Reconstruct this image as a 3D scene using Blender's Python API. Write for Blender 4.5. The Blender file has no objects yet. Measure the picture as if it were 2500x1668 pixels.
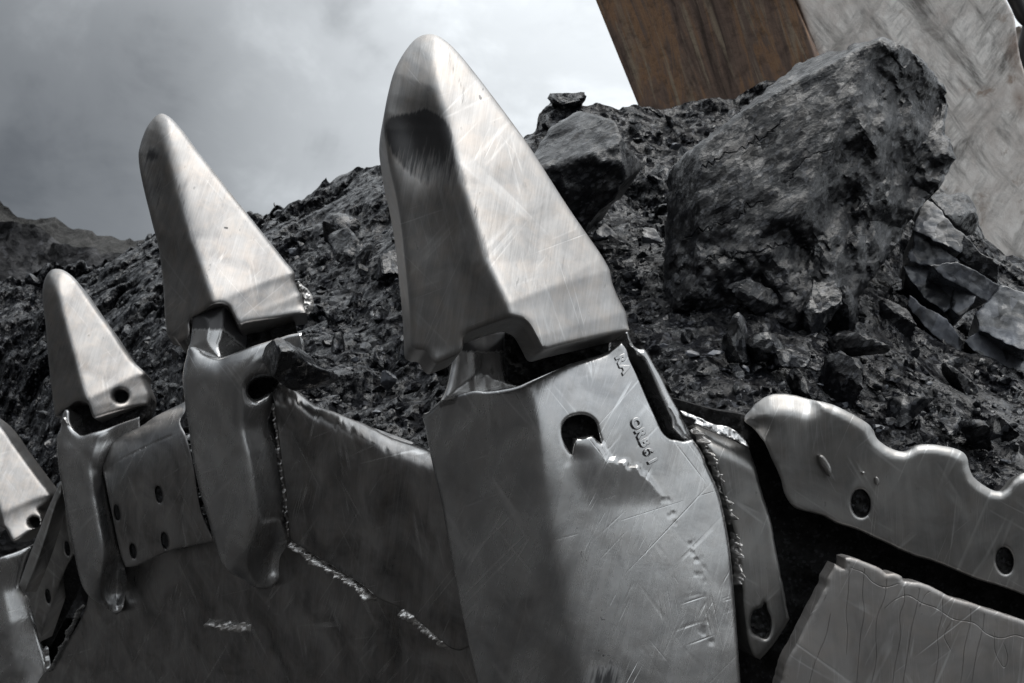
import bpy, math, random
import numpy as np
from mathutils import Vector, Matrix
from mathutils.geometry import delaunay_2d_cdt

rng = np.random.default_rng(7)
random.seed(7)
SC = bpy.context.scene
COL = SC.collection
rad = math.radians

# ------------------------------------------------------------------ camera, sky, sun, exposure
PITCH = rad(15)
CAMZ = 1.7
F35 = 35.0
cam = bpy.data.cameras.new('camera')
cam.lens = F35; cam.sensor_width = 36.0
cam.clip_start = 0.05; cam.clip_end = 3000
cam.dof.use_dof = True; cam.dof.focus_distance = 1.6; cam.dof.aperture_fstop = 14.0
camo = bpy.data.objects.new('camera', cam); COL.objects.link(camo)
camo.location = (0, 0, CAMZ); camo.rotation_euler = (rad(90) + PITCH, 0, 0)
SC.camera = camo

SUN_EL, SUN_AZ = rad(64), rad(112)        # azimuth measured from the view axis (+Y) towards the right (+X)
sd = Vector((math.cos(SUN_EL) * math.sin(SUN_AZ), math.cos(SUN_EL) * math.cos(SUN_AZ), math.sin(SUN_EL)))
sun = bpy.data.lights.new('sun', 'SUN'); sun.energy = 1.2; sun.angle = rad(45); sun.color = (1.0, 0.955, 0.9)
suno = bpy.data.objects.new('sun', sun); COL.objects.link(suno)
suno.rotation_euler = (-sd).to_track_quat('-Z', 'Y').to_euler()

world = bpy.data.worlds.new('World'); SC.world = world; world.use_nodes = True
SC.view_settings.view_transform = 'Standard'; SC.view_settings.look = 'None'
SC.view_settings.gamma = 1.0; SC.view_settings.use_curve_mapping = False
SC.view_settings.exposure = 0.6
SC.cycles.use_denoising = True
SC.cycles.max_bounces = 8


class G:                                  # small node-graph helper
    def __init__(s, tree):
        s.t = tree; s.n = tree.nodes; s.l = tree.links; s.n.clear()

    def new(s, kind, **kw):
        n = s.n.new(kind)
        for k, v in kw.items():
            if k in n.bl_rna.properties: setattr(n, k, v)
            else: s.put(n, k, v)
        return n

    def put(s, n, k, v):
        if isinstance(k, str) and k.startswith('i_'): k = int(k[2:])
        sock = n.inputs[k]
        if isinstance(v, bpy.types.NodeSocket): s.l.new(v, sock)
        else: sock.default_value = v

    def math(s, op, a, b=0.0, c=0.0, clamp=False):
        n = s.new('ShaderNodeMath', operation=op, use_clamp=clamp)
        s.put(n, 0, a); s.put(n, 1, b)
        if op in ('MULTIPLY_ADD', 'COMPARE', 'SMOOTH_MIN'): s.put(n, 2, c)
        return n.outputs[0]

    def ramp(s, fac, stops, interp='LINEAR'):
        n = s.new('ShaderNodeValToRGB'); s.put(n, 0, fac); cr = n.color_ramp; cr.interpolation = interp
        while len(cr.elements) < len(stops): cr.elements.new(0.5)
        for e, (p, c) in zip(cr.elements, stops):
            e.position = p; e.color = (c, c, c, 1) if isinstance(c, (int, float)) else (*c, 1)
        return n.outputs[0]

    def mix(s, fac, a, b, blend='MIX'):
        n = s.new('ShaderNodeMix', data_type='RGBA', blend_type=blend)
        s.put(n, 0, fac)
        for k, v in ((6, a), (7, b)):
            s.put(n, k, v if isinstance(v, bpy.types.NodeSocket) else ((*v, 1) if not isinstance(v, (int, float)) else (v, v, v, 1)))
        return n.outputs[2]

    def noise(s, vec, scale, detail=4, rough=0.55, dist=0.0):
        n = s.new('ShaderNodeTexNoise'); s.put(n, 'Vector', vec); s.put(n, 'Scale', scale)
        s.put(n, 'Detail', detail); s.put(n, 'Roughness', rough); s.put(n, 'Distortion', dist)
        return n.outputs[0]

    def mapping(s, vec, loc=(0, 0, 0), rot=(0, 0, 0), scale=(1, 1, 1)):
        if tuple(rot) != (0, 0, 0) and tuple(scale) != (1, 1, 1):      # turn first, then stretch along the turned axes
            vec = s.mapping(vec, rot=rot); rot = (0, 0, 0)
        n = s.new('ShaderNodeMapping'); s.put(n, 'Vector', vec)
        s.put(n, 'Location', loc); s.put(n, 'Rotation', rot); s.put(n, 'Scale', scale)
        return n.outputs[0]


def build_world():
    g = G(world.node_tree)
    out = g.new('ShaderNodeOutputWorld'); bg = g.new('ShaderNodeBackground')
    sky = g.new('ShaderNodeTexSky', sky_type='NISHITA', sun_disc=False)
    sky.sun_elevation = SUN_EL; sky.sun_rotation = SUN_AZ
    tc = g.new('ShaderNodeTexCoord'); d = tc.outputs['Generated']
    # cloud cover: soft noise, and the glow of the sun behind it low in front of the camera
    n1 = g.noise(g.mapping(d, scale=(1.0, 1.0, 1.6)), 2.6, 6, 0.55, 0.4)
    n2 = g.noise(g.mapping(d, loc=(3, 1, 2), scale=(1, 1, 1.4)), 7.0, 5, 0.6, 0.5)
    cl = g.math('ADD', g.math('MULTIPLY', n1, 0.7), g.math('MULTIPLY', n2, 0.3))

    def lobe(vec, lo, hi):
        dp = g.new('ShaderNodeVectorMath', operation='DOT_PRODUCT')
        g.put(dp, 0, d); g.put(dp, 1, Vector(vec).normalized())
        mr = g.new('ShaderNodeMapRange', interpolation_type='SMOOTHERSTEP')
        g.put(mr, 0, dp.outputs['Value']); g.put(mr, 1, lo); g.put(mr, 2, hi)
        return mr.outputs[0]
    wide = lobe((0.66, -0.22, 0.90), -0.25, 0.98)
    near = lobe((0.12, 1.0, 0.36), 0.86, 0.995)
    v = g.math('ADD', 1.25, g.math('MULTIPLY', wide, 7.0))
    v = g.math('ADD', v, g.math('MULTIPLY', lobe((0, 0, 1), 0.42, 1.0), 7.0))
    v = g.math('ADD', v, g.math('MULTIPLY', near, 2.3))
    v = g.math('MULTIPLY', v, g.ramp(cl, [(0.36, 0.66), (0.5, 1.0), (0.62, 1.3)], 'EASE'))
    tint = g.mix(g.ramp(v, [(0.1, 0.0), (0.9, 1.0)]), (0.90, 1.0, 1.03), (0.955, 1.0, 1.03))
    c = g.mix(1.0, tint, v, 'MULTIPLY')
    c = g.mix(0.93, sky.outputs[0], c)
    g.put(bg, 0, c); g.put(bg, 1, 0.1)
    g.l.new(bg.outputs[0], out.inputs[0])


build_world()

# ------------------------------------------------------------------ projection: photograph pixel (2500 x 1668) + distance -> world
FPX = F35 / 36.0 * 2500.0
CU, CV = 1250.0, 834.0
FWD = np.array([0, math.cos(PITCH), math.sin(PITCH)]); UPV = np.array([0, -math.sin(PITCH), math.cos(PITCH)])
RGT = np.array([1.0, 0, 0]); CAM = np.array([0, 0, CAMZ])


def c2w(p):                               # camera space (x right, y up, z towards viewer) -> world
    p = np.asarray(p, float)
    return CAM + p[..., 0:1] * RGT + p[..., 1:2] * UPV - p[..., 2:3] * FWD


def ray(uv):
    uv = np.asarray(uv, float)
    return np.stack([(uv[..., 0] - CU) / FPX, -(uv[..., 1] - CV) / FPX, -np.ones(uv.shape[:-1])], -1)


def pt(u, v, d):
    return c2w(ray((u, v)) * d)


ZO = dict(A=(0, 500, .38298), B=(0, 1050, .39422), C=(300, 250, .41465), D=(850, 50, .57383), E=(950, 750, .58548),
          F=(1600, 900, .48993), G=(1250, 50, .60591), H=(0, 400, .42553), I=(1440, 820, .25501), J=(980, 840, .21683),
          K=(1450, 0, .44681), L=(2150, 400, .5102), M=(0, 950, .45802), N=(600, 380, .45929), O=(1500, 780, .26781),
          P=(640, 780, .5665), S=(0, 0, 1.0), V=(0, 0, 1.0638))


def XY(l):
    return np.array([p[:2] for p in l], float)


def q(k, pts):
    x0, y0, s = ZO[k]
    return [(x0 + p[0] * s, y0 + p[1] * s) + tuple(p[2:]) for p in pts]


# ------------------------------------------------------------------ numpy noise
def _h(ix, iy, iz, k):
    n = (ix * 374761393 + iy * 668265263 + iz * 2147483647 + k * 974634777) & 0xffffffff
    n = ((n ^ (n >> 13)) * 1274126177) & 0xffffffff
    n = ((n ^ (n >> 16)) * 2246822519) & 0xffffffff
    return ((n ^ (n >> 15)) & 0xffffff) / float(0xffffff)


NROT = np.array(Matrix.Rotation(0.7, 3, 'X') @ Matrix.Rotation(0.9, 3, 'Y') @ Matrix.Rotation(0.6, 3, 'Z'))


def vnoise(p, k=0):
    p = np.asarray(p, float) @ NROT; i = np.floor(p).astype(np.int64); f = p - i; f = f * f * f * (f * (f * 6 - 15) + 10)
    r = 0
    for dx in (0, 1):
        for dy in (0, 1):
            for dz in (0, 1):
                w = (f[:, 0] if dx else 1 - f[:, 0]) * (f[:, 1] if dy else 1 - f[:, 1]) * (f[:, 2] if dz else 1 - f[:, 2])
                r = r + w * _h(i[:, 0] + dx, i[:, 1] + dy, i[:, 2] + dz, k)
    return r * 2 - 1


def fbm(p, oct=5, k=0, gain=0.5):
    a, s, r = 1.0, 1.0, 0
    for o in range(oct):
        r = r + a * vnoise(p * s + 17.3 * o, k + o); a *= gain; s *= 2.03
    return r


def shards(p, k=0):                       # random tilted facets, one per voronoi cell; returns (height, cell random)
    p = np.asarray(p, float); i = np.floor(p).astype(np.int64)
    best = np.full(len(p), 9e9); h = np.zeros(len(p)); cr = np.zeros(len(p))
    for dx in (-1, 0, 1):
        for dy in (-1, 0, 1):
            for dz in (-1, 0, 1):
                c = i + (dx, dy, dz)
                r = [_h(c[:, 0], c[:, 1], c[:, 2], k + m) for m in range(7)]
                o = c + np.stack(r[:3], 1) - p
                d2 = (o * o).sum(1); m = d2 < best
                best[m] = d2[m]
                hh = -(o * (np.stack(r[3:6], 1) - 0.5) * 2).sum(1) + (r[6] - 0.5) * 0.6
                h[m] = hh[m]; cr[m] = r[6][m]
    return h, cr


CH_DIR = [np.array(Matrix.Rotation(a, 3, 'Z') @ Matrix.Rotation(b, 3, 'X')) for a, b in ((0.3, 0.5), (1.4, 1.1), (2.3, 0.2))]
CH_N = np.array([(1, 0, 0), (-0.8, 0.5, 0.2), (-0.3, -0.9, 0.2), (0.2, 0.8, 0.5), (0.1, -0.2, 0.95), (0.3, 0.2, -0.9), (-0.5, 0.1, -0.8)])
CH_N = CH_N / np.linalg.norm(CH_N, axis=1)[:, None]


def chunks(p, k=0, s=1.0):
    """packed broken lumps: a continuous surface of flat-sided fragments, one per cell"""
    p = (np.asarray(p, float) @ NROT).astype(np.float32); i = np.floor(p).astype(np.int64); best = np.full(len(p), -9.0, np.float32)
    dirs = [(CH_N @ R).astype(np.float32) for R in CH_DIR]
    for dx in (-1, 0, 1):
        for dy in (-1, 0, 1):
            for dz in (-1, 0, 1):
                c = i + (dx, dy, dz)
                r = [_h(c[:, 0], c[:, 1], c[:, 2], k + m) for m in range(5)]
                o = (p - (c + np.stack(r[:3], 1))).astype(np.float32)
                w = (r[4] * 2.999).astype(int); d = np.empty(len(p), np.float32)
                for q_ in range(3):
                    m = w == q_
                    if m.any(): d[m] = (o[m] @ dirs[q_].T).max(1)
                best = np.maximum(best, (r[3] * 0.7 - s * d).astype(np.float32))
    return best.astype(float)


# ------------------------------------------------------------------ outlines
def smooth_loop(pts, step, closed=True):
    """Catmull-Rom through the points; a third element marks a sharp corner. Resampled at about `step`."""
    P = [np.array(p[:2], float) for p in pts]; S = [len(p) > 2 for p in pts]; n = len(P); out = []
    for i in range(n if closed else n - 1):
        p1, p2 = P[i], P[(i + 1) % n]
        p0 = P[(i - 1) % n] if (closed or i > 0) else p1
        p3 = P[(i + 2) % n] if (closed or i + 2 < n) else p2
        if S[i]: p0 = p1 - (p2 - p1) * 0.5
        if S[(i + 1) % n]: p3 = p2 + (p2 - p1) * 0.5
        L = np.linalg.norm(p2 - p1); m = max(1, int(round(L / step)))
        l0 = max(np.linalg.norm(p1 - p0), 1e-6); l3 = max(np.linalg.norm(p3 - p2), 1e-6)
        t1 = (p2 - p0) / (l0 + L) * L; t2 = (p3 - p1) / (L + l3) * L
        for j in range(m):
            t = j / m
            out.append((2 * t**3 - 3 * t**2 + 1) * p1 + (t**3 - 2 * t**2 + t) * t1 + (-2 * t**3 + 3 * t**2) * p2 + (t**3 - t**2) * t2)
    if not closed: out.append(P[-1])
    return np.array(out)


def seg_dist(p, a, b):
    """distance of points p (N,2) to segments a->b (M,2); returns min distance"""
    best = np.full(len(p), 9e9)
    ab = b - a; l2 = (ab * ab).sum(1) + 1e-18
    for s in range(0, len(a), 64):
        A, AB, L2 = a[s:s + 64], ab[s:s + 64], l2[s:s + 64]
        ap = p[:, None, :] - A[None]
        t = np.clip((ap * AB[None]).sum(2) / L2[None], 0, 1)
        d = ap - t[..., None] * AB[None]
        best = np.minimum(best, np.sqrt((d * d).sum(2)).min(1))
    return best


def loop_dist(p, loop):
    return seg_dist(p, loop, np.roll(loop, -1, 0))


def line_dist(p, line):
    line = XY(line)
    return seg_dist(p, line[:-1], line[1:])


def inside(p, loop):
    x, y = p[:, 0], p[:, 1]; c = np.zeros(len(p), bool)
    a, b = loop, np.roll(loop, -1, 0)
    for (x0, y0), (x1, y1) in zip(a, b):
        if y0 == y1: continue
        m = ((y0 > y) != (y1 > y)) & (x < (x1 - x0) * (y - y0) / (y1 - y0) + x0)
        c ^= m
    return c


def sstep(x, a, b):
    t = np.clip((x - a) / (b - a), 0, 1); return t * t * (3 - 2 * t)


def smin(a, b, k):
    h = np.clip(0.5 + 0.5 * (b - a) / k, 0, 1)
    return b * (1 - h) + a * h - k * h * (1 - h)


# ------------------------------------------------------------------ objects
def link_mesh(name, verts, faces, mat, parent=None, attrs=None, sharp=40, smooth=True, mats=None, fmat=None):
    me = bpy.data.meshes.new(name)
    verts = np.asarray(verts, np.float64)
    org = verts.mean(0)
    if parent is not None: org = np.array(parent['_org'])
    me.from_pydata((verts - org).tolist(), [], [list(map(int, f)) for f in faces])
    me.materials.append(mat)
    for m in (mats or []): me.materials.append(m)
    if fmat is not None: me.polygons.foreach_set('material_index', np.asarray(fmat, np.int32))
    if attrs:
        for k, v in attrs.items():
            v = np.asarray(v, np.float32)
            if v.ndim == 1:
                a = me.attributes.new(k, 'FLOAT', 'POINT'); a.data.foreach_set('value', v)
            else:
                a = me.attributes.new(k, 'FLOAT_VECTOR', 'POINT'); a.data.foreach_set('vector', v.ravel())
    if smooth:
        me.polygons.foreach_set('use_smooth', np.ones(len(me.polygons), bool))
        if sharp: me.set_sharp_from_angle(angle=rad(sharp))
    me.update()
    o = bpy.data.objects.new(name, me); COL.objects.link(o)
    o['_org'] = org.tolist()
    if parent is not None: o.parent = parent
    else: o.location = org
    return o


def empty(name, loc, label, cat, group=None):
    o = bpy.data.objects.new(name, None); COL.objects.link(o); o.location = loc; o.empty_display_size = 0.1
    o['_org'] = list(map(float, loc)); o['label'] = label; o['category'] = cat
    if group: o['group'] = group
    return o


def tag(o, label=None, cat=None, group=None, kind=None):
    for k, v in (('label', label), ('category', cat), ('group', group), ('kind', kind)):
        if v: o[k] = v
    return o


class Plane:
    """plane through pixel (u, v) at distance d, facing camera-space normal n"""
    def __init__(s, u, v, d, n):
        s.n = np.array(n, float); s.n /= np.linalg.norm(s.n)
        s.o = ray((u, v)) * d
        x = np.array([1.0, 0, 0]); x -= s.n * x.dot(s.n); s.x = x / np.linalg.norm(x)
        s.y = np.cross(s.n, s.x)

    @classmethod
    def three(cls, a, b, c):
        pa, pb, pc = [ray(p[:2]) * p[2] for p in (a, b, c)]
        n = np.cross(pb - pa, pc - pa)
        if n[2] < 0: n = -n
        return cls(a[0], a[1], a[2], n)

    def off(s, h):
        p = Plane.__new__(Plane); p.n, p.x, p.y = s.n, s.x, s.y; p.o = s.o + s.n * h; return p

    def xy(s, uv):
        r = ray(np.asarray(uv, float)); t = s.o.dot(s.n) / (r @ s.n)
        p = r * t[..., None] - s.o
        return np.stack([p @ s.x, p @ s.y], -1)

    def cam(s, xy, h):
        xy = np.asarray(xy, float); h = np.broadcast_to(np.asarray(h, float), xy.shape[:-1])
        return s.o + xy[..., 0:1] * s.x + xy[..., 1:2] * s.y + h[..., None] * s.n

    def world(s, xy, h):
        return c2w(s.cam(xy, h))

    def uv(s, xy):
        p = s.cam(xy, 0.0)
        return np.stack([CU - p[..., 0] / p[..., 2] * FPX, CV + p[..., 1] / p[..., 2] * FPX], -1)


def relief(name, pl, outline, mat, parent=None, holes=(), height=None, thick=0.05, bevel=0.004, step=7.0, grid=7.0,
           lines=(), dirt_shade=None, wobble=0.0, backtaper=0.0, sharp=42, disp=None, seed=0, attrs=None, exview=False):
    """Solid carved on a plane: traced outline, raised front, rounded rim, real thickness behind."""
    px = np.linalg.norm(pl.cam(np.zeros(2), 0)) / FPX                # metres per photo pixel
    loops = []
    for k, lp in enumerate([outline] + list(holes)):
        l = smooth_loop(lp, step if k == 0 else min(step, 4.0))
        if wobble and k == 0:
            l = l + np.stack([fbm(np.c_[l / 14.0, np.full(len(l), seed + 3.1 * c)], 4, 11 + c) for c in (0, 1)], 1) * wobble
        x = pl.xy(l)
        x = x[np.r_[True, np.linalg.norm(np.diff(x, axis=0), axis=1) > 1e-6]]
        area = 0.5 * np.sum(x[:, 0] * np.roll(x[:, 1], -1) - np.roll(x[:, 0], -1) * x[:, 1])
        if (area < 0) == (k == 0): x = x[::-1]                       # outer ccw, holes cw: interior on the left
        loops.append(x)
    lo, hi = loops[0].min(0), loops[0].max(0)
    gs = grid * px
    gx, gy = np.meshgrid(np.arange(lo[0], hi[0], gs), np.arange(lo[1], hi[1], gs))
    gx[1::2] += gs * 0.5
    pts = np.c_[gx.ravel(), gy.ravel()] + rng.normal(0, gs * 0.06, (gx.size, 2))

    def ok(p):
        m = inside(p, loops[0])
        for l in loops[1:]: m &= ~inside(p, l)
        return m

    def bd(p):
        d = loop_dist(p, loops[0])
        for l in loops[1:]: d = np.minimum(d, loop_dist(p, l))
        return d
    pts = pts[ok(pts)]
    rings = []
    if bevel > 0:
        for fr in (0.08, 0.3, 0.65, 1.0):
            for l in loops:
                t = np.roll(l, -1, 0) - np.roll(l, 1, 0); t /= np.linalg.norm(t, axis=1)[:, None] + 1e-12
                r = l + np.c_[-t[:, 1], t[:, 0]] * bevel * fr
                m = ok(r); r = r[m]; r = r[bd(r) > bevel * fr * 0.93]
                rings.append(r)
        pts = pts[bd(pts) > bevel + gs * 0.35]
    else:
        pts = pts[bd(pts) > gs * 0.4]
    ex = []
    for ln, w in lines:
        l = pl.xy(smooth_loop(ln, 3.0, False)); t = np.gradient(l, axis=0); t /= np.linalg.norm(t, axis=1)[:, None] + 1e-12
        nn = np.c_[-t[:, 1], t[:, 0]]
        for s in (0, -1, 1, -3, 3):
            r = l + nn * w * s; r = r[ok(r)]; ex.append(r[bd(r) > bevel + 0.2 * gs])
    if ex:
        ex = np.concatenate(ex); keep = np.ones(len(pts), bool)
        for s in range(0, len(ex), 256):
            keep &= np.sqrt(((pts[:, None] - ex[None, s:s + 256])**2).sum(2)).min(1) > gs * 0.3
        pts = np.r_[pts[keep], ex]
    nb = sum(map(len, loops))
    allp = np.concatenate(loops + rings + [pts])
    edges = []; o0 = 0
    for l in loops:
        edges += [(o0 + i, o0 + (i + 1) % len(l)) for i in range(len(l))]; o0 += len(l)
    vc, _, fc, ov, _, _ = delaunay_2d_cdt([Vector(p) for p in allp], edges, [], 0, 1e-7)
    vc = np.array([tuple(v) for v in vc]); fc = np.array(fc)
    i2o = {}
    for k, lst in enumerate(ov):
        for s in lst: i2o[s] = k
    cen = vc[fc].mean(1); fc = fc[ok(cen)]
    d = bd(vc)
    uv = pl.uv(vc)
    h = np.zeros(len(vc))
    if bevel > 0:
        e = np.clip(d / bevel, 0, 1); h -= bevel * (1 - np.sqrt(np.clip(1 - (1 - e)**2, 0, 1)))
    if height is not None: h = h + height(uv, vc, d)
    for ln, w in lines:
        l = pl.xy(smooth_loop(ln, 3.0, False)); h -= 1.1 * w * np.exp(-(line_dist(vc, l) / (w * 0.55))**2)
    W0 = pl.world(vc, 0.0); vd = CAM - W0; vd /= np.linalg.norm(vd, axis=1)[:, None]
    W = W0 + vd * h[:, None]
    nW = (pl.n[0] * RGT + pl.n[1] * UPV - pl.n[2] * FWD)
    if disp is not None: W = W + disp(W, uv, d)[:, None] * vd
    ex = nW
    if exview:
        ex = CAM - W0.mean(0); ex /= np.linalg.norm(ex)
    V = [W]; faces = [tuple(f) for f in fc]; n0 = len(vc)
    LOC = [np.c_[vc, h]]; DI = [dirt_shade(uv, vc, d) if dirt_shade is not None else np.zeros(n0)]
    base = n0; backloops = []; o0 = 0
    cen0 = loops[0].mean(0)
    for l in loops:
        idx = [i2o[o0 + i] for i in range(len(l))]; o0 += len(l)
        m = len(l)
        for r, fr in enumerate((0.35, 1.0)):
            bx = vc[idx] + (cen0 - vc[idx]) * backtaper * fr
            V.append(W[idx] + (pl.world(bx, 0.0) - pl.world(vc[idx], 0.0)) - ex * thick * fr)
            LOC.append(np.c_[bx + np.array([0.0, -thick * fr]), np.full(m, -thick * fr)]); DI.append(DI[0][idx])
            prev = idx if r == 0 else list(range(base - m, base))
            cur = list(range(base, base + m))
            faces += [(prev[i], cur[i], cur[(i + 1) % m], prev[(i + 1) % m]) for i in range(m)]
            base += m
        backloops.append(list(range(base - m, base)))
    # back face
    ob = [np.array([LOCx for LOCx in l]) for l in loops]
    bp = np.concatenate(ob); be = []; o0 = 0; flat = sum(backloops, [])
    for l in ob:
        be += [(o0 + i, o0 + (i + 1) % len(l)) for i in range(len(l))]; o0 += len(l)
    v2, _, f2, ov2, _, _ = delaunay_2d_cdt([Vector(p) for p in bp], be, [], 0, 1e-7)
    v2 = np.array([tuple(v) for v in v2]); f2 = np.array(f2); f2 = f2[ok(v2[f2].mean(1))]
    mp = [flat[s[0]] if s else None for s in ov2]
    for f in f2:
        t = [mp[k] for k in f][::-1]
        if None not in t and len(set(t)) == 3: faces.append(tuple(t))
    at = {'loc': np.concatenate(LOC), 'dirt_shade': np.concatenate(DI)}  # mask of grime, and of the shade painted on the teeth
    o = link_mesh(name, np.concatenate(V), faces, mat, parent, at, sharp)
    return o


# ------------------------------------------------------------------ materials
def new_mat(name):
    m = bpy.data.materials.new(name); m.use_nodes = True
    g = G(m.node_tree); out = g.new('ShaderNodeOutputMaterial'); b = g.new('ShaderNodeBsdfPrincipled')
    g.l.new(b.outputs[0], out.inputs[0]); return m, g, b


def attr(g, name, vec=False):
    n = g.new('ShaderNodeAttribute', attribute_name=name); return n.outputs['Vector' if vec else 'Fac']


def steel(name, angle=0.0, lo=(0.26, 0.25, 0.24), hi=(0.5, 0.485, 0.465), rough=(0.27, 0.46), scr=1.0, warm=0.35, seed=0.0, metal=0.92, spots=0.5, brush=1.0):
    m, g, b = new_mat(name)
    p = g.mapping(attr(g, 'loc', True), loc=(seed, seed * 0.7, 0), rot=(0, 0, rad(angle)))
    fine = g.noise(g.mapping(p, scale=(420, 14, 14)), 1.0, 3, 0.6)
    broad = g.noise(g.mapping(p, scale=(70, 7, 7)), 1.0, 4, 0.6, 0.3)
    blot = g.noise(p, 9.0, 5, 0.6, 0.6)
    blot2 = g.noise(g.mapping(p, loc=(4, 2, 1)), 26.0, 4, 0.6, 0.4)

    def scratch(rot, sx, sy, w, off, cover):
        q_ = g.mapping(p, loc=(off, off * 0.3, 0), rot=(0, 0, rad(rot)), scale=(sx, sy, sy))
        n = g.noise(q_, 1.0, 1.0, 0.4, 0.25)
        line = g.math('SUBTRACT', 1.0, g.math('DIVIDE', g.math('ABSOLUTE', g.math('SUBTRACT', n, 0.5)), w), clamp=True)
        msk = g.ramp(g.noise(g.mapping(p, loc=(off * 2, off, 3), rot=(0, 0, rad(rot)), scale=(14, 5, 5)), 1.0, 3, 0.6), [(cover, 0.0), (cover + 0.1, 1.0)])
        return g.math('MULTIPLY', line, msk)
    s1 = scratch(14, 60, 2.2, 0.03, 1.7, 0.58)
    s2 = scratch(-24, 46, 1.6, 0.03, 5.1, 0.58)
    s3 = scratch(58, 30, 1.2, 0.026, 8.3, 0.58)
    s4 = scratch(3, 120, 5.0, 0.03, 3.3, 0.46)
    s5 = scratch(-52, 22, 0.9, 0.018, 12.7, 0.51); s6 = scratch(31, 26, 0.8, 0.018, 15.1, 0.51); s_long = g.math('ADD', s5, s6, clamp=True)
    sc = g.math('MULTIPLY', g.math('ADD', g.math('ADD', g.math('ADD', s1, g.math('MULTIPLY', s_long, 0.7)), s2), g.math('ADD', s3, g.math('MULTIPLY', s4, 0.25)), clamp=True), scr, clamp=True)
    t = g.math('ADD', g.math('MULTIPLY', fine, 0.25 * brush), g.math('ADD', g.math('MULTIPLY', broad, 0.35 * brush), g.math('ADD', g.math('MULTIPLY', blot, 1 - 0.6 * brush), g.math('MULTIPLY', s_long, 0.0))))
    col = g.mix(g.ramp(t, [(0.34, 0.0), (0.62, 1.0)]), lo, hi)
    col = g.mix(g.math('MULTIPLY', g.ramp(blot2, [(0.42, 0.0), (0.7, 1.0)]), warm), col, (0.42, 0.34, 0.27))
    col = g.mix(g.math('MULTIPLY', sc, 0.6), col, (0.74, 0.74, 0.74))
    spot = g.ramp(g.noise(g.mapping(p, loc=(9, 9, 2), scale=(95, 38, 38)), 1.0, 3, 0.55), [(0.68, 0.0), (0.72, 1.0)])
    spot = g.math('MULTIPLY', g.math('MULTIPLY', spot, g.ramp(blot, [(0.45, 0.0), (0.6, 1.0)])), spots)
    dn = g.noise(g.mapping(p, scale=(230, 16, 16)), 1.0, 4, 0.65)
    dirt_shade = g.math('ADD', attr(g, 'dirt_shade'), g.math('MULTIPLY', g.math('SUBTRACT', dn, 0.5), 0.9))
    dirt_shade = g.ramp(dirt_shade, [(0.38, 0.0), (0.72, 0.96)])
    dirt_shade = g.math('MULTIPLY', dirt_shade, g.math('GREATER_THAN', attr(g, 'dirt_shade'), 0.02))
    dirt_shade = g.math('MAXIMUM', dirt_shade, spot)
    col = g.mix(dirt_shade, col, (0.012, 0.012, 0.014))
    g.put(b, 'Base Color', col)
    g.put(b, 'Metallic', g.math('MULTIPLY', g.math('SUBTRACT', 1.0, dirt_shade), metal))
    r = g.math('ADD', rough[0], g.math('MULTIPLY', g.math('ADD', g.math('MULTIPLY', blot, 0.5), g.math('MULTIPLY', broad, 0.5)), (rough[1] - rough[0]) * 1.4))
    r = g.math('SUBTRACT', r, g.math('MULTIPLY', sc, 0.1))
    r = g.mix(g.math('MULTIPLY', dirt_shade, 1.0), r, 0.42)
    g.put(b, 'Roughness', r)
    hgt = g.math('ADD', g.math('MULTIPLY', fine, 0.20 * brush), g.math('ADD', g.math('MULTIPLY', broad, 0.45 * brush), g.math('MULTIPLY', blot2, 0.35)))
    hgt = g.math('SUBTRACT', hgt, g.math('MULTIPLY', sc, 0.35))
    bp = g.new('ShaderNodeBump'); g.put(bp, 'Strength', 0.5); g.put(bp, 'Distance', 0.0015); g.put(bp, 'Height', hgt)
    g.put(b, 'Normal', bp.outputs[0])
    return m


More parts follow.
